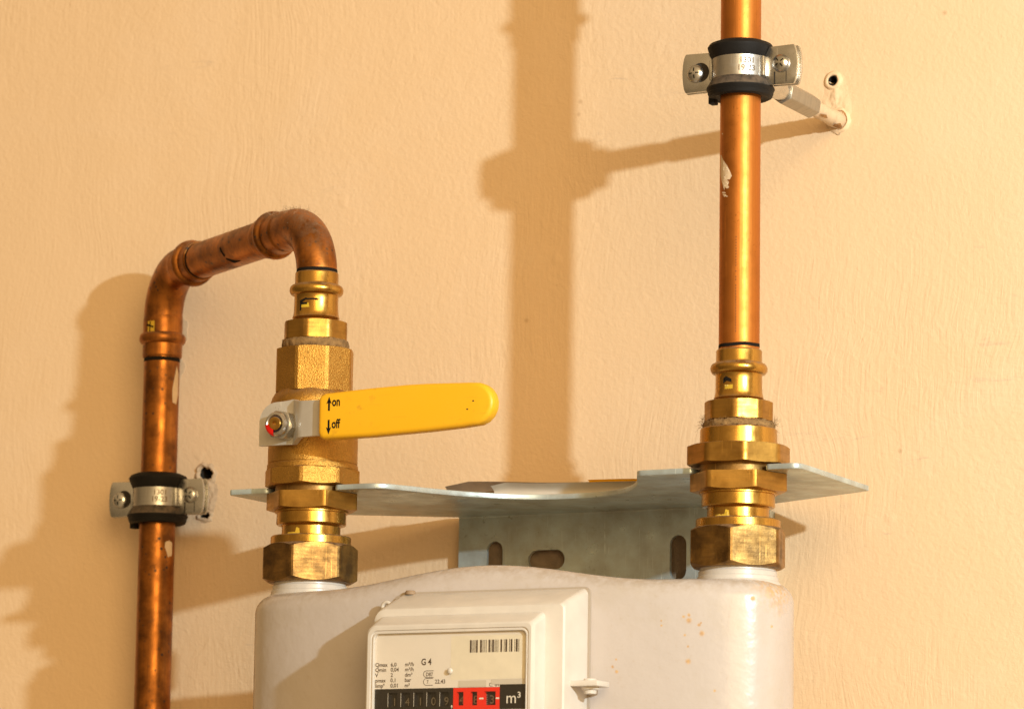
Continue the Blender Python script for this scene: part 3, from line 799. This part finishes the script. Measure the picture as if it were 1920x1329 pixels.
# ------------------------------------------------------------------ pipe clamps
def clamp(label, ax, ay, zc, rotz, stud_len, full):
    t = thing('pipe_clamp', label, 'pipe clamp', (ax, ay, zc), 'rubber-lined pipe clamps')
    Rz = Matrix.Rotation(rotz, 4, 'Z'); ctr = Vector((ax, ay, zc))
    def T(bm):
        for v in bm.verts: v.co = Rz @ v.co+ctr
    bm = B()
    lathe(bm, [(11.05, 14.2), (13.5, 15.0), (16.9, 13.6), (18.1, 11.9), (17.8, 10.6), (15.6, 5.6), (14.2, 5.2), (14.2, -5.2), (15.4, -5.6)], 0, 0, 0, 96)
    T(bm); part('rubber_lining', bm, RUBBER, t, 30)
    bm = B()
    lathe(bm, [(14.2, -5.0), (15.5, -5.7), (16.6, -7.2), (18.5, -10.6)], 0, 0, 0, 96); T(bm); part('rubber_lip', bm, RUBBER_D, t, 30)
    bm = B()
    lathe(bm, [(18.5, -10.6), (18.6, -11.2), (17.7, -13.0), (17.9, -13.4), (17.2, -15.2), (15.6, -16.0), (13.6, -15.4), (11.05, -14.8)], 0, 0, 0, 96)
    # ragged tails where the lining ends at the left
    box(bm, -17.5, -13.8, -4, 1.5, -18.2, -12, .5); T(bm); part('rubber_skirt', bm, RUBBER, t, 30)
    for sgn, nm in ((-1, 'front_band'), (1, 'rear_band')):
        bm = B(); seg = 40; rows = []
        path = []
        for i in range(seg+1):
            a = math.radians(-172+164*i/seg); path.append((15.4*math.cos(a), 15.4*math.sin(a)))
        # flare out to the lugs
        p0 = path[0]; p1 = path[-1]
        path = [(-15.9, -1.6)]+path[1:-1]+[(15.9, -1.6)]
        nn = len(path)
        for i, (x, y) in enumerate(path):
            o = Vector((x, y)).normalized()*1.5; q = Vector((x, y))-o
            if sgn > 0: y = -y; q.y = -q.y
            rows.append([bm.verts.new((x, y, -5.6)), bm.verts.new((x, y, 5.6)), bm.verts.new((q.x, q.y, 5.6)), bm.verts.new((q.x, q.y, -5.6))])
        for i in range(nn-1):
            for k in range(4): bm.faces.new([rows[i][k], rows[i][(k+1) % 4], rows[i+1][(k+1) % 4], rows[i+1][k]])
        T(bm); band = part(nm, bm, BAND, t, 30)
        for s_ in (-1, 1):
            bm = B()
            # lug plate outline in x/z with a bowed outer edge
            x0, x1 = 15.2, 33.5
            if s_ > 0: x1 = 34.5
            o = [(x0, -5.4), (x0+3.0, -10.6), (x1-2.5, -10.9)]+[(x1-2.5+2.5*math.cos(a_)*1.0, 10.9*math.sin(a_)) for a_ in [(-75+150*k/12)*PI/180 for k in range(13)]]+[(x1-2.5, 10.9), (x0+3.0, 10.6), (x0, 5.4)]
            y0 = -3.0 if sgn < 0 else .9
            dx = 0.0 if sgn < 0 else .9
            extrude_poly(bm, [Vector((s_*(x+dx), y0, z)) for x, z in o], (0, 1.7, 0), .35, 2)
            if sgn < 0:                     # bent web between band and lug
                box(bm, min(s_*14.6, s_*16.0), max(s_*14.6, s_*16.0), -6.2, -1.6, -5.5, 5.5, .4)
            T(bm); part('lug', bm, STEEL, band, 25)
    for s_ in (-1, 1):
        x = s_*25.2; dz = -.6 if s_ < 0 else .8
        bm = B()
        M2 = Matrix.Rotation(PI/2, 4, 'X')
        pr = [(4.9, 3.0), (5.0, 3.3)]+[(5.0*math.cos(a_), 3.5+3.0*math.sin(a_)) for a_ in [k*PI/2/8 for k in range(1, 8)]]+[(.01, 6.5)]
        lathe(bm, pr, x, 0, dz, 40, M2); T(bm); sc_ = part('screw', bm, STEEL, t, 40)
        bm = B()
        for k in range(2):
            aa = math.radians(20+90*k+(s_*17)); c_, s2 = math.cos(aa), math.sin(aa)
            pts = []
            for q in range(-6, 7):
                u = q/6*3.0; yy = -(3.5+3.0*math.sqrt(max(0, 1-(u/5.0)**2)))-.05+(.5 if abs(u) < .6 else 0)
                pts.append((u, yy))
            for i in range(len(pts)-1):
                (u0, y0), (u1, y1) = pts[i], pts[i+1]; w = .36
                bm.faces.new([bm.verts.new((x+u*c_+ww*-s2, y, dz+u*s2+ww*c_)) for (u, y, ww) in ((u0, y0, -w), (u1, y1, -w), (u1, y1, w), (u0, y0, w))])
        T(bm); part('cross_shade', bm, plain('screw_slot_shade', (.05, .055, .045), .3, 1.0), sc_, 60)  # dark strips on the dome stand in for the shade of the recess
        if s_ > 0:                           # dark strips painted as slot shade below the right-hand screw
            bm = B(); quad_xz(bm, x-4.4, x-3.6, -10.5, -3.5, -3.06); quad_xz(bm, x+2.6, x+3.0, -9.5, -3.5, -3.06); T(bm); part('slot_shade', bm, HOLE_SHADE, t, keep=True)
        else:
            bm = B(); lathe(bm, [(.01, 3.02), (5.4, 3.03)], x+2.4, 0, dz+.6, 32, M2); T(bm); part('slot_shade', bm, HOLE_SHADE, t)  # near-black disc laid on the lug as the shade of a slot
    # stamped numbers on the front of the band
    bm = B(); R0 = 15.72
    def st(dx, dz): return lambda x, y: Vector((R0*math.cos(math.radians(-57)+(x+dx)/R0), R0*math.sin(math.radians(-57)+(x+dx)/R0), dz+y))
    put_text(bm, '1301', 4.5, st(1.0, .7), align='CENTER', off=.06); put_text(bm, '19-23', 4.5, st(.6, -3.5), align='CENTER', off=.06)
    bmesh.ops.subdivide_edges(bm, edges=[e for e in bm.edges if e.calc_length() > 1.5], cuts=1)
    T(bm); part('stamped_numbers', bm, plain('stamp_shadow', (.20, .145, .09), .6), t, keep=True)
    # threaded boss and stud into the wall
    My = Matrix.Rotation(-PI/2, 4, 'X')       # local +z -> +Y
    def back(prof, seg=48):
        bm = B(); lathe(bm, prof, ax, ay, zc, seg, My); return bm
    if full:
        part('weld_boss', back([(2, 13), (6, 14), (6.0, 48), (5.2, 56), (4.8, 60), (2, 61)]), STEEL, t)
        bm = B(); nut(bm, 6, 6.9, 58, 99, math.radians(8), ax, ay, 3.0, True, True, .6, .975, 96, My, zc); part('hex_spacer', bm, STEEL_GREY, t, 20)
        bm = B(); rows = []
        prof = [(2, 94)]+[(4.55+.35*mnoise.noise(Vector((z*.3, 0, 1)))+(.35 if z > 130 else 0), z) for z in range(95, 146, 2)]
        rng = lathe(bm, prof, ax, ay, zc, 40, My)
        for rg in rng[1:]:
            for v in rg:
                d = Vector((v.co.x-ax, 0, v.co.z-zc)); v.co += d*.05*mnoise.noise(v.co*.5)
        st_ = part('threaded_stud', bm, CREAM, t, 60)
        bm = B(); fnr = lambda u, s_: Vector((ax+5.15*math.cos(-PI/2+u/5), ay+s_, zc+5.15*math.sin(-PI/2+u/5)))
        for lp in ([(.5, 131), (2.6, 128), (4.6, 134), (3, 139), (1, 138)], [(3, 108), (4, 104), (5.2, 112), (3.6, 116)]): dense_film(bm, lp, fnr, .8)
        part('rust_patch', bm, RUST, st_, 60)
        bm = B(); box(bm, ax-6.2, ax-5.9, ay+68, ay+72, zc-1.5, zc+2.2); part('rust_patch', bm, RUST, t)
    else:
        part('threaded_stud', back([(2, 13), (6.5, 14), (6.5, 24), (4, 25), (4, 44), (1, 45)]), STEEL_GREY, t)
    return t
clamp('steel pipe clamp with dusty black rubber high on the tall right pipe', XR, DN, 219.6, 0, 140, True)
clamp('small steel pipe clamp with black rubber on the left riser beside a torn plaster hole', PLX, PLY, 15.6, 0.0, 26, False)

# ------------------------------------------------------------------ wall plug
t = thing('wall_plug', 'painted-over wall plug with dark round opening above the clamp stud', 'wall plug', (259.2, 0, 243.4))
bm = B(); My = Matrix.Rotation(PI/2, 4, 'X')
lathe(bm, [(2.9, -14), (2.9, 1.0), (3.2, 1.6), (4.0, 1.7), (4.9, 1.2), (5.8, .2), (6.2, -.6)], 259.2, 0, 243.4, 40, My)
for v in bm.verts: v.co += Vector((.5, 0, .5))*mnoise.noise(v.co*.35)
part('rim', bm, WALL, t, 60)
bm = B(); lathe(bm, [(2.55, 1.2), (2.8, .9), (2.82, -14), (.01, -14.2)], 259.2, 0, 243.4, 32, My); part('opening', bm, HOLE_SHADE, t, 60)  # plug interior coloured near black as its shade
t = thing('wall_plug', 'painted-over wall plug gripping the end of the upper clamp stud', 'wall plug', (262.44, 0, 219.8))
bm = B(); lathe(bm, [(5.2, -3), (5.3, .8), (6.0, 1.5), (7.2, .9), (8.2, -.4)], 262.44, 0, 219.8, 40, My)
for v in bm.verts: v.co += Vector((.8, 0, .8))*mnoise.noise(v.co*.3)
part('rim', bm, WALL, t, 60)

# ------------------------------------------------------------------ press coupling on the right pipe (just above the frame, throws its shadow on the wall)
t = thing('pipe_coupling', 'copper press coupling on the tall right pipe above the clamp', 'coupling', (XR, DN, 288))
prof = [(11, 288), (12.2, 288.3)]
for zb in (299.5, 322.5):
    prof += [(12.3, zb-5)]+[(12.6+2.6*math.cos(a), zb+3.2*math.sin(a)) for a in [(-90+180*k/10)*PI/180 for k in range(11)]]+[(12.3, zb+5)]
prof += [(12.2, 333), (11, 333.3)]
bm = B(); lathe(bm, prof, XR, DN, 0, 72); part('sleeve', bm, COPPER_NEW, t, 50)

# ------------------------------------------------------------------ mounting bracket
t = thing('mounting_bracket', 'greenish zinc shelf bracket holding both brass unions above the meter', 'bracket', (128, 0, 0))
def fillet(pts, spec, n=7):
    """round the corner i of a closed outline by spec[i]"""
    out = []; N = len(pts)
    for i, p in enumerate(pts):
        r = spec.get(i, 0); p = Vector(p)
        if not r: out.append(p); continue
        a = (Vector(pts[i-1])-p); b = (Vector(pts[(i+1) % N])-p); la, lb = a.length, b.length; a.normalize(); b.normalize()
        th = a.angle(b); d = min(r/math.tan(th/2), la*.48, lb*.48); rr = d*math.tan(th/2)
        c_ = p+(a+b).normalized()*(rr/math.sin(th/2)); s0 = (p+a*d-c_); s1 = (p+b*d-c_)
        tot = s0.angle(s1); cr = s0.x*s1.y-s0.y*s1.x
        for k in range(n+1):
            ang = tot*k/n*(1 if cr > 0 else -1); out.append(c_+Vector((s0.x*math.cos(ang)-s0.y*math.sin(ang), s0.x*math.sin(ang)+s0.y*math.cos(ang))))
    return out
# plan outline (x,y): start at left rear, go round
sl = 21.2
pl = [(24.5, -8), (-44, -48), (-48, -153), (-21.2, -153), (-sl, DN), ]
pl += [(XL+sl*math.cos(a), DN+sl*math.sin(a)) for a in [math.radians(180-180*k/16) for k in range(1, 16)]]
pl += [(sl, DN), (21.2, -153.5), (50, -153.5)]
rim = []
nA = 26
cxn, hw_, dp = 129.5, 76, 82
for k in range(1, nA):                      # shallow bowl cut between the two slots
    u = -1+2*k/nA
    e = (1-abs(u)**2.4)
    rim.append((cxn+hw_*u, -153.0+dp*e**.85))
i0 = len(pl); pl += rim; pl += [(208.5, -153.5), (241.2, -154), (XR-sl, DN)]
pl += [(XR+sl*math.cos(a), DN+sl*math.sin(a)) for a in [math.radians(180-180*k/16) for k in range(1, 16)]]
pl += [(XR+sl, DN), (283.6, -155), (304, -155), (300.5, -48), (224, -8)]
N = len(pl)
spec = {2: 3, 3: 4, i0-2: 3, i0-1: 14, i0+len(rim): 5, i0+len(rim)+1: 2, N-4: 3, N-3: 6, N-2: 1.5, 1: 2}
outl = fillet(pl, spec)
bm = B(); extrude_poly(bm, [Vector((q.x, q.y, -1.5)) for q in outl], (0, 0, 3.0), .35, 2)
part('shelf_plate', bm, ZINC, t, 25)
bm = B()
def slot(cx, cz, w, h, n=8):
    r = min(w, h)/2; pts = []
    if h >= w:
        pts += [(cx+r*math.cos(a), cz+h/2-r+r*math.sin(a)) for a in [PI*k/n for k in range(n+1)]]+[(cx+r*math.cos(a), cz-h/2+r+r*math.sin(a)) for a in [PI+PI*k/n for k in range(n+1)]]
    else:
        pts += [(cx+w/2-r+r*math.cos(a), cz+r*math.sin(a)) for a in [-PI/2+PI*k/n for k in range(n+1)]]+[(cx-w/2+r+r*math.cos(a), cz+r*math.sin(a)) for a in [PI/2+PI*k/n for k in range(n+1)]]
    return [Vector((x, -8.2, z)) for x, z in pts]
bp = [Vector((24.5, -8.2, -2.2)), Vector((24.5, -8.2, -80)), Vector((224, -8.2, -80)), Vector((224, -8.2, -2.2))]
extrude_poly(bm, bp, (0, 2.4, 0), 0, holes=[slot(48.5, -29, 10.5, 25), slot(82.5, -28.5, 24, 11.5), slot(167, -30, 10.5, 26), slot(205, -29, 10.5, 25)])
# rolled bend between shelf and back plate
prev = None
for k in range(9):
    a = math.radians(90*k/8); y_o, z_o = -9.7+3.9*math.sin(a), -2.4+3.9*math.cos(a); 
    row = [(24.5, y_o, z_o), (224, y_o, z_o), (224, -9.7+1.4*math.sin(a), -2.4+1.0*math.cos(a)), (24.5, -9.7+1.4*math.sin(a), -2.4+1.0*math.cos(a))]
    row = [bm.verts.new(p) for p in row]
    if prev:
        for q in range(4): bm.faces.new([prev[q], prev[(q+1) % 4], row[(q+1) % 4], row[q]])
    prev = row
box(bm, 24.5, 26.9, -5.7, -.4, -80, -5, .3); box(bm, 221.6, 224, -5.7, -.4, -80, -5, .3)  # side returns added to keep lamp light off the wall behind the slots
part('back_plate', bm, ZINC, t, 25)

# ------------------------------------------------------------------ loose paper sign lying on the bracket
t = thing('paper_sign', 'curled white paper sign with yellow and red edge lying on the shelf bracket', 'sign', (135, -60, 4))
def sheet(bm, x0, x1, y0, y1, f, nx=40, ny=10):
    g = [[bm.verts.new((x0+(x1-x0)*i/nx, y0+(y1-y0)*j/ny, f(i/nx, j/ny))) for j in range(ny+1)] for i in range(nx+1)]
    for i in range(nx):
        for j in range(ny): bm.faces.new([g[i][j], g[i+1][j], g[i+1][j+1], g[i][j+1]])
def stand(bm, x0, x1, f0, f1, nx=44, ny=8):
    """a sheet leaning up off the plate; f0/f1 give (y, z) of its lower and upper edge"""
    g = []
    for i in range(nx+1):
        u = i/nx; (ya, za), (yb, zb) = f0(u), f1(u); row = []
        for j in range(ny+1):
            v = j/ny; row.append(bm.verts.new((x0+(x1-x0)*u, ya+(yb-ya)*v+2.2*math.sin(PI*v), za+(zb-za)*v)))
        g.append(row)
    for i in range(nx):
        for j in range(ny): bm.faces.new([g[i][j], g[i+1][j], g[i+1][j+1], g[i][j+1]])
    bmesh.ops.solidify(bm, geom=bm.faces[:], thickness=.3)
def hgt(u): return 12.6-5.4*u+.35*math.sin(11*u)-.5*math.sin(PI*u)
bm = B(); stand(bm, 40, 208, lambda u: (-50, 1.7), lambda u: (-56+3*u, max(1.9, hgt(u)+.85-30*max(0, .09-u)))); part('gap_tip_sheet', bm, plain('gap_tip_brown', (.30, .20, .12), .8, 0, 0, 1, .3, 60), t, 60)  # brown sheet stands in for the shaded gap, and forms the brown tip
bm = B(); stand(bm, 72, 207, lambda u: (-56, 1.7+5.5*max(0, .55-u)), lambda u: (-63+5*abs(u-.5), hgt(.19+.81*u)-.25-30*max(0, .07-u))); part('sheet', bm, SHEET, t, 60)
bm = B(); stand(bm, 136, 210, lambda u: (-64.5, hgt(.62+.38*u)-.6), lambda u: (-65, hgt(.62+.38*u)+.7), 30, 3); part('yellow_edge', bm, YPRINT, t, 60)
bm = B(); stand(bm, 198, 211, lambda u: (-66, 5.2), lambda u: (-66.5, 7.2-u), 10, 3); part('red_edge', bm, MAROON, t, 60)

# ------------------------------------------------------------------ gas meter
MX, MB = 131.2, -285.0
t = thing('gas_meter', 'white enamelled gas meter with framed counter window and rust stains', 'gas meter', (MX, DN, MB))
a_, b_, n_e = 159.5, 44.0, 3.0
SEG = 200
def plan(i):
    th = 2*PI*i/SEG; c_, s_ = math.cos(th), math.sin(th)
    return (math.copysign(abs(c_)**(2/n_e), c_)*a_, math.copysign(abs(s_)**(2/n_e), s_)*b_)
# resample the superellipse by arc length so that the ends stay smooth
raw = [plan(i*0.05) for i in range(int(SEG/0.05))]
cum = [0]
for i in range(1, len(raw)): cum.append(cum[-1]+math.dist(raw[i], raw[i-1]))
tot = cum[-1]+math.dist(raw[-1], raw[0]); P2 = []; j = 0
for k in range(SEG):
    d = tot*k/SEG
    while j+1 < len(cum) and cum[j+1] < d: j += 1
    P2.append(raw[j])
def hump(x):
    u = min(1, abs(x+2)/104); return 10.2*(.5+.5*math.cos(PI*u))
RT = 11.0
rings = []
bm = B()
def ring(inset, zf_):
    rr = []
    for (x, y) in P2:
        L = math.hypot(x/a_, y/b_) or 1
        sx = (a_-inset)/a_; sy = (b_-inset)/b_
        X, Y = x*sx, y*sy
        rr.append(bm.verts.new((MX+X, DN+Y, zf_(X))))
    return rr
ZT = -59.4
rows = [ring(RT, lambda x: MB+0)]
for k in range(1, 7):
    an = k/6*PI/2; rows.append(ring(RT*(1-math.sin(an)), lambda x, an=an: MB+RT*(1-math.cos(an))))
for z in (-240, -200, -160, -120, -95): rows.append(ring(0, lambda x, z=z: z))
for k in range(0, 11):
    an = k/10*PI/2
    rows.append(ring(RT*(1-math.cos(an)), lambda x, an=an: ZT+hump(x)-RT*(1-math.sin(an))))
for ins in (15, 20, 26, 33, 39): rows.append(ring(ins, lambda x: ZT+hump(x)+.02))
for i in range(len(rows)-1):
    for q in range(SEG): bm.faces.new([rows[i][q], rows[i][(q+1) % SEG], rows[i+1][(q+1) % SEG], rows[i+1][q]])
bm.faces.new(rows[0])
last = rows[-1]
for q in range(SEG//2):                     # cap strip across
    a0_, a1_, b1_, b0_ = last[q], last[(q+1) % SEG], last[(SEG-q-1) % SEG], last[(SEG-q) % SEG]
    vs4 = []
    for v in (a0_, a1_, b1_, b0_):
        if v not in vs4: vs4.append(v)
    if len(vs4) >= 3:
        try: bm.faces.new(vs4)
        except ValueError: pass
body = part('meter_body', bm, METER, t, 60)
for ax in (XL, XR):
    bm = B(); lathe(bm, [(15, -50), (20.2, -50), (20.4, -53.6), (21.0, -54.2), (21.0, -56.4), (21.6, -57.0), (21.8, -58.8), (23.2, -60.6), (23.6, -66), (15, -67)], ax, DN, 0, 96); part('neck', bm, NECKW, t, 30)

# counter housing: lofted rounded frames
def rrect(x0, x1, z0, z1, y, rl, rr_, n=6):
    pts = []
    for (cx, cz, r, s0) in ((x1-rr_, z1-rr_, rr_, 0), (x0+rl, z1-rl, rl, 90), (x0+rl, z0+rl, rl, 180), (x1-rr_, z0+rr_, rr_, 270)):
        for k in range(n+1):
            a = math.radians(s0+90*k/n); pts.append((cx+r*math.cos(a), y, cz+r*math.sin(a)))
    return pts
fr = [(77.5, 196, -176, -63.5, -172, 9, 4), (78, 195.6, -176, -64.6, -186, 9, 3.4), (81, 195.2, -172, -74.4, -211.6, 7, 3.2), (81.8, 194.4, -171.4, -75.2, -212.6, 6.6, 2.8),
      (83.0, 184.4, -170, -79.0, -213.2, 6, 3.0), (84.0, 184.2, -168, -84.2, -224.2, 5.5, 3.0), (84.5, 183.6, -167.4, -84.9, -225.4, 5.4, 2.8), (85.4, 182.6, -166.5, -85.9, -226, 5, 2.6),
      (87.2, 181.2, -165, -87.6, -226, 4.0, 3.6), (87.5, 180.9, -164.6, -88.0, -225.2, 3.8, 3.4), (88.0, 180.5, -164, -88.5, -225.2, 3.6, 3.2), (88.3, 180.2, -163.8, -88.8, -225.8, 3.5, 3.1), (88.8, 179.7, -163.4, -89.3, -225.8, 3.2, 2.8), (89.1, 179.4, -163.2, -89.6, -223.4, 3, 2.6)]
bm = B(); prev = None
for f in fr:
    row = [bm.verts.new(p) for p in rrect(*f)]
    if prev:
        for i in range(len(row)): bm.faces.new([prev[i], prev[(i+1) % len(row)], row[(i+1) % len(row)], row[i]])
    prev = row
bm2 = B(); prev = None  # thin brown frame painting the contact shade around the housing
for f in ((76.6, 196.9, -177, -63.3, -180, 9.5, 4), (76.8, 196.8, -177, -63.6, -185.3, 9.5, 4), (79, 194, -175, -66, -185.4, 9, 4)):
    row = [bm2.verts.new(p) for p in rrect(*f)]
    if prev:
        for i in range(len(row)): bm2.faces.new([prev[i], prev[(i+1) % len(row)], row[(i+1) % len(row)], row[i]])
    prev = row
part('contact_shade', bm2, plain('contact_shade_brown', (.40, .33, .26), .8), t)
hs = part('counter_housing', bm, HOUSING, t, 24)
# printed label behind the window
LYY = -223.7; LB = LYY-.06
bm = B()
xa, xb = 88.9, 179.6
quad_xz(bm, xa, xb, -118.6, -89.4, LYY); quad_xz(bm, xa, xb, -163.4, -130.3, LYY)
label = part('printed_label', bm, PAPER, hs, keep=True)
bm = B(); quad_xz(bm, 134.4, 178.8, -114.4, -91.4, LB); part('sticker', bm, STICKER, label, keep=True)
SHX = 0.9
bm = B(); L2 = LB-.05
def lt(x, z): return lambda u, v: Vector((x+SHX+u, L2, z+v))
rows_t = ((-106.7, 'Qmax', '6,0', 'm\u00b3/h'), (-109.4, 'Qmin', '0,04', 'm\u00b3/h'), (-112.2, 'V', '2', 'dm\u00b3'), (-115.0, 'pmax', '0,1', 'bar'), (-117.8, 'limp\u00aa', '0,01', 'm\u00b3'))
for z, a, b, c_ in rows_t:
    put_text(bm, a, 2.9, lt(88.2, z), off=.035); put_text(bm, b, 2.9, lt(97.5, z), off=.035); put_text(bm, c_, 2.9, lt(106.1, z), off=.035)
put_text(bm, 'G 4', 4.8, lt(115.8, -106.3), sx=.85, off=.09)
put_text(bm, 'D87', 2.7, lt(118.7, -112.2), sx=.9, off=.03); put_text(bm, '7.', 2.7, lt(119.2, -116.2), sx=.9); put_text(bm, '22.43', 3.0, lt(124.2, -116.2), sx=.95, off=.04)
def stadium(x0, x1, z0, z1, w, open_right):
    r = (z1-z0)/2; cz = (z0+z1)/2; n = 10
    pts = [(x1, z1)]+[(x0+r+r*math.cos(a), cz+r*math.sin(a)) for a in [PI/2+PI*k/n for k in range(n+1)]]+[(x1, z0)]
    ins = [(x1, z1-w)]+[(x0+r+(r-w)*math.cos(a), cz+(r-w)*math.sin(a)) for a in [PI/2+PI*k/n for k in range(n+1)]]+[(x1, z0+w)]
    for i in range(len(pts)-1):
        bm.faces.new([bm.verts.new((q[0]+SHX, L2, q[1])) for q in (pts[i], pts[i+1], ins[i+1], ins[i])])
stadium(117.2, 123.4, -113.0, -109.3, .28, True); stadium(117.2, 123.0, -117.2, -113.3, .28, True)
part('printed_text', bm, INK_BROWN, label, keep=True)
# barcode
bm = B()
x = 145.6; bars = [1.1, .5, .35, .4, .3, .4, .3, .4, 1.0, 1.4, 1.1, .5, .4, .6, .3, .6, .4, 1.2, 1.0, .4, .3, .5, 1.1, .5, .4, .5, .35, .5, .35, 1.3, 1.0, 1.1, .35, .5, 1.1, 1.2, .4, .5, 1.0, 1.3, .3, .5, 1.1, .5, .4]
tw = sum(bars); sc_ = 29.0/tw
for i, w in enumerate(bars):
    if i % 2 == 0: quad_xz(bm, x, x+w*sc_, -100.4, -93.8, L2)
    x += w*sc_
part('barcode', bm, INK_BROWN, label, keep=True)
bm = B(); put_text(bm, 'C. 64 58', 2.8, lt(156.3, -118.3)); part('printed_text', bm, INK_BROWN, label, keep=True)
bm = B(); quad_xz(bm, 139.2, 155.6, -118.4, -115.0, L2-.06); quad_xz(bm, 158.6, 177.8, -117.3, -114.6, L2-.08); part('tape_strip', bm, TAPE, label, keep=True)
# counter mask with recessed number drums
wins = [(97.4+7.78*i, 97.4+7.78*i+5.3) for i in range(5)]
winr = [(138.2, 142.2), (146.3, 150.3), (154.5, 161.2)]
def strip(bm, x0, x1, z0, z1, holes, hz0, hz1, y):
    quad_xz(bm, x0, x1, hz1, z1, y); quad_xz(bm, x0, x1, z0, hz0, y); cur = x0
    for a, b in holes: quad_xz(bm, cur, a, hz0, hz1, y); cur = b
    quad_xz(bm, cur, x1, hz0, hz1, y)
    for a, b in holes:                       # reveals
        for xx in (a, b): bm.faces.new([bm.verts.new(p) for p in ((xx, y, hz0), (xx, y, hz1), (xx, y+2.6, hz1), (xx, y+2.6, hz0))])
        for z in (hz0, hz1): bm.faces.new([bm.verts.new(p) for p in ((a, y, z), (b, y, z), (b, y+2.6, z), (a, y+2.6, z))])
bm = B(); strip(bm, xa, 136.2, -130.2, -118.7, wins, -128.2, -120.6, LYY-.1); cm = part('counter_mask', bm, BLACK, hs, keep=True)
bm = B(); strip(bm, 136.2, 163.6, -130.2, -118.7, winr, -128.0, -120.8, LYY-.1); part('red_panel', bm, RED_PANEL, hs, keep=True)
bm = B(); quad_xz(bm, 163.6, xb, -130.2, -117.4, LYY-.12); up_ = part('unit_panel', bm, BLACK, hs, keep=True)
bm = B(); put_text(bm, 'm\u00b3', 8.4, lambda u, v: Vector((167.2+u, LYY-.2, -127.2+v)), off=.0, sx=1.0); part('unit_lettering', bm, WHITE_INK, up_, keep=True)
bm = B(); put_text(bm, ',', 7, lambda u, v: Vector((134.6+u, LYY-.2, -128.6+v)))
quad_xz(bm, 151.6, 154.2, -124.9, -124.1, LYY-.2); quad_xz(bm, 161.4, 163.4, -124.9, -124.1, LYY-.2)
for a, b in wins: quad_xz(bm, a-.35, a-.15, -128.2, -120.8, LYY-.16)
part('panel_marks', bm, WHITE_INK, cm, keep=True)
DY = LYY+2.4
bm = B(); quad_xz(bm, xa, xb, -131, -117, DY+.1); dr = part('number_drums', bm, DRUM, hs, keep=True)
bm = B()
for ch, xx in zip('14109', [w[0] for w in wins]): put_text(bm, ch, 6.0, lambda u, v, xx=xx: Vector((xx+.9+u, DY, -127.4+v)))
for ch, xx in zip('483', [138.4, 146.6, 156.2]): put_text(bm, ch, 6.2, lambda u, v, xx=xx: Vector((xx+.2+u, DY, -127.0+v)))
for k in range(6): quad_xz(bm, 154.2, 155.3, -127.4+k*1.15, -127.0+k*1.15, DY)
part('digits', bm, GREY_DIGIT, dr, keep=True)
bm = B(); box(bm, 88.6, 180, -225.0, -224.3, -163.6, -89.2); pn = part('window_pane', bm, PANE, hs)
bm = B(); lathe(bm, [(1.6, 0), (1.5, .4), (1.0, .7), (.01, .85)], 134.6, -225.0, -109.8, 24, MY); part('pane_boss', bm, HOUSING, pn, 60)
# sealing lug at the right, eyelet at the upper left
bm = B(); box(bm, 184.6, 211, -205, -190, -117.6, -114.6, .5); lathe(bm, [(.01, -113.2), (3.0, -113.2), (3.6, -113.8), (3.6, -114.8)], 203, -197, 0, 24); lg = part('sealing_lug', bm, HOUSING, t, 30)
bm = B(); lathe(bm, [(4.8, -117.4), (4.8, -119.0), (3.4, -119.2), (3.2, -121.2), (.01, -121.6)], 203.5, -197.5, 0, 24); part('sealing_screw', bm, HOUSING, lg, 30)
bm = B()
sweep(bm, [(76.4+2.5*math.cos(2*PI*k/20), -189.5, -71.6+2.5*math.sin(2*PI*k/20)) for k in range(21)], 1.1, 10, False); part('seal_eyelet', bm, HOUSING, t, 60)
bm = B(); lathe(bm, [(.01, -62.6), (2.4, -62.8), (2.9, -63.6), (2.9, -65)], 89, -186, 0, 20); part('cover_screw', bm, plain('screw_brown', (.30, .2, .12), .7), t, 60)

# tidy helper property
for o in C.objects:
    if '_o' in o.keys(): del o['_o']
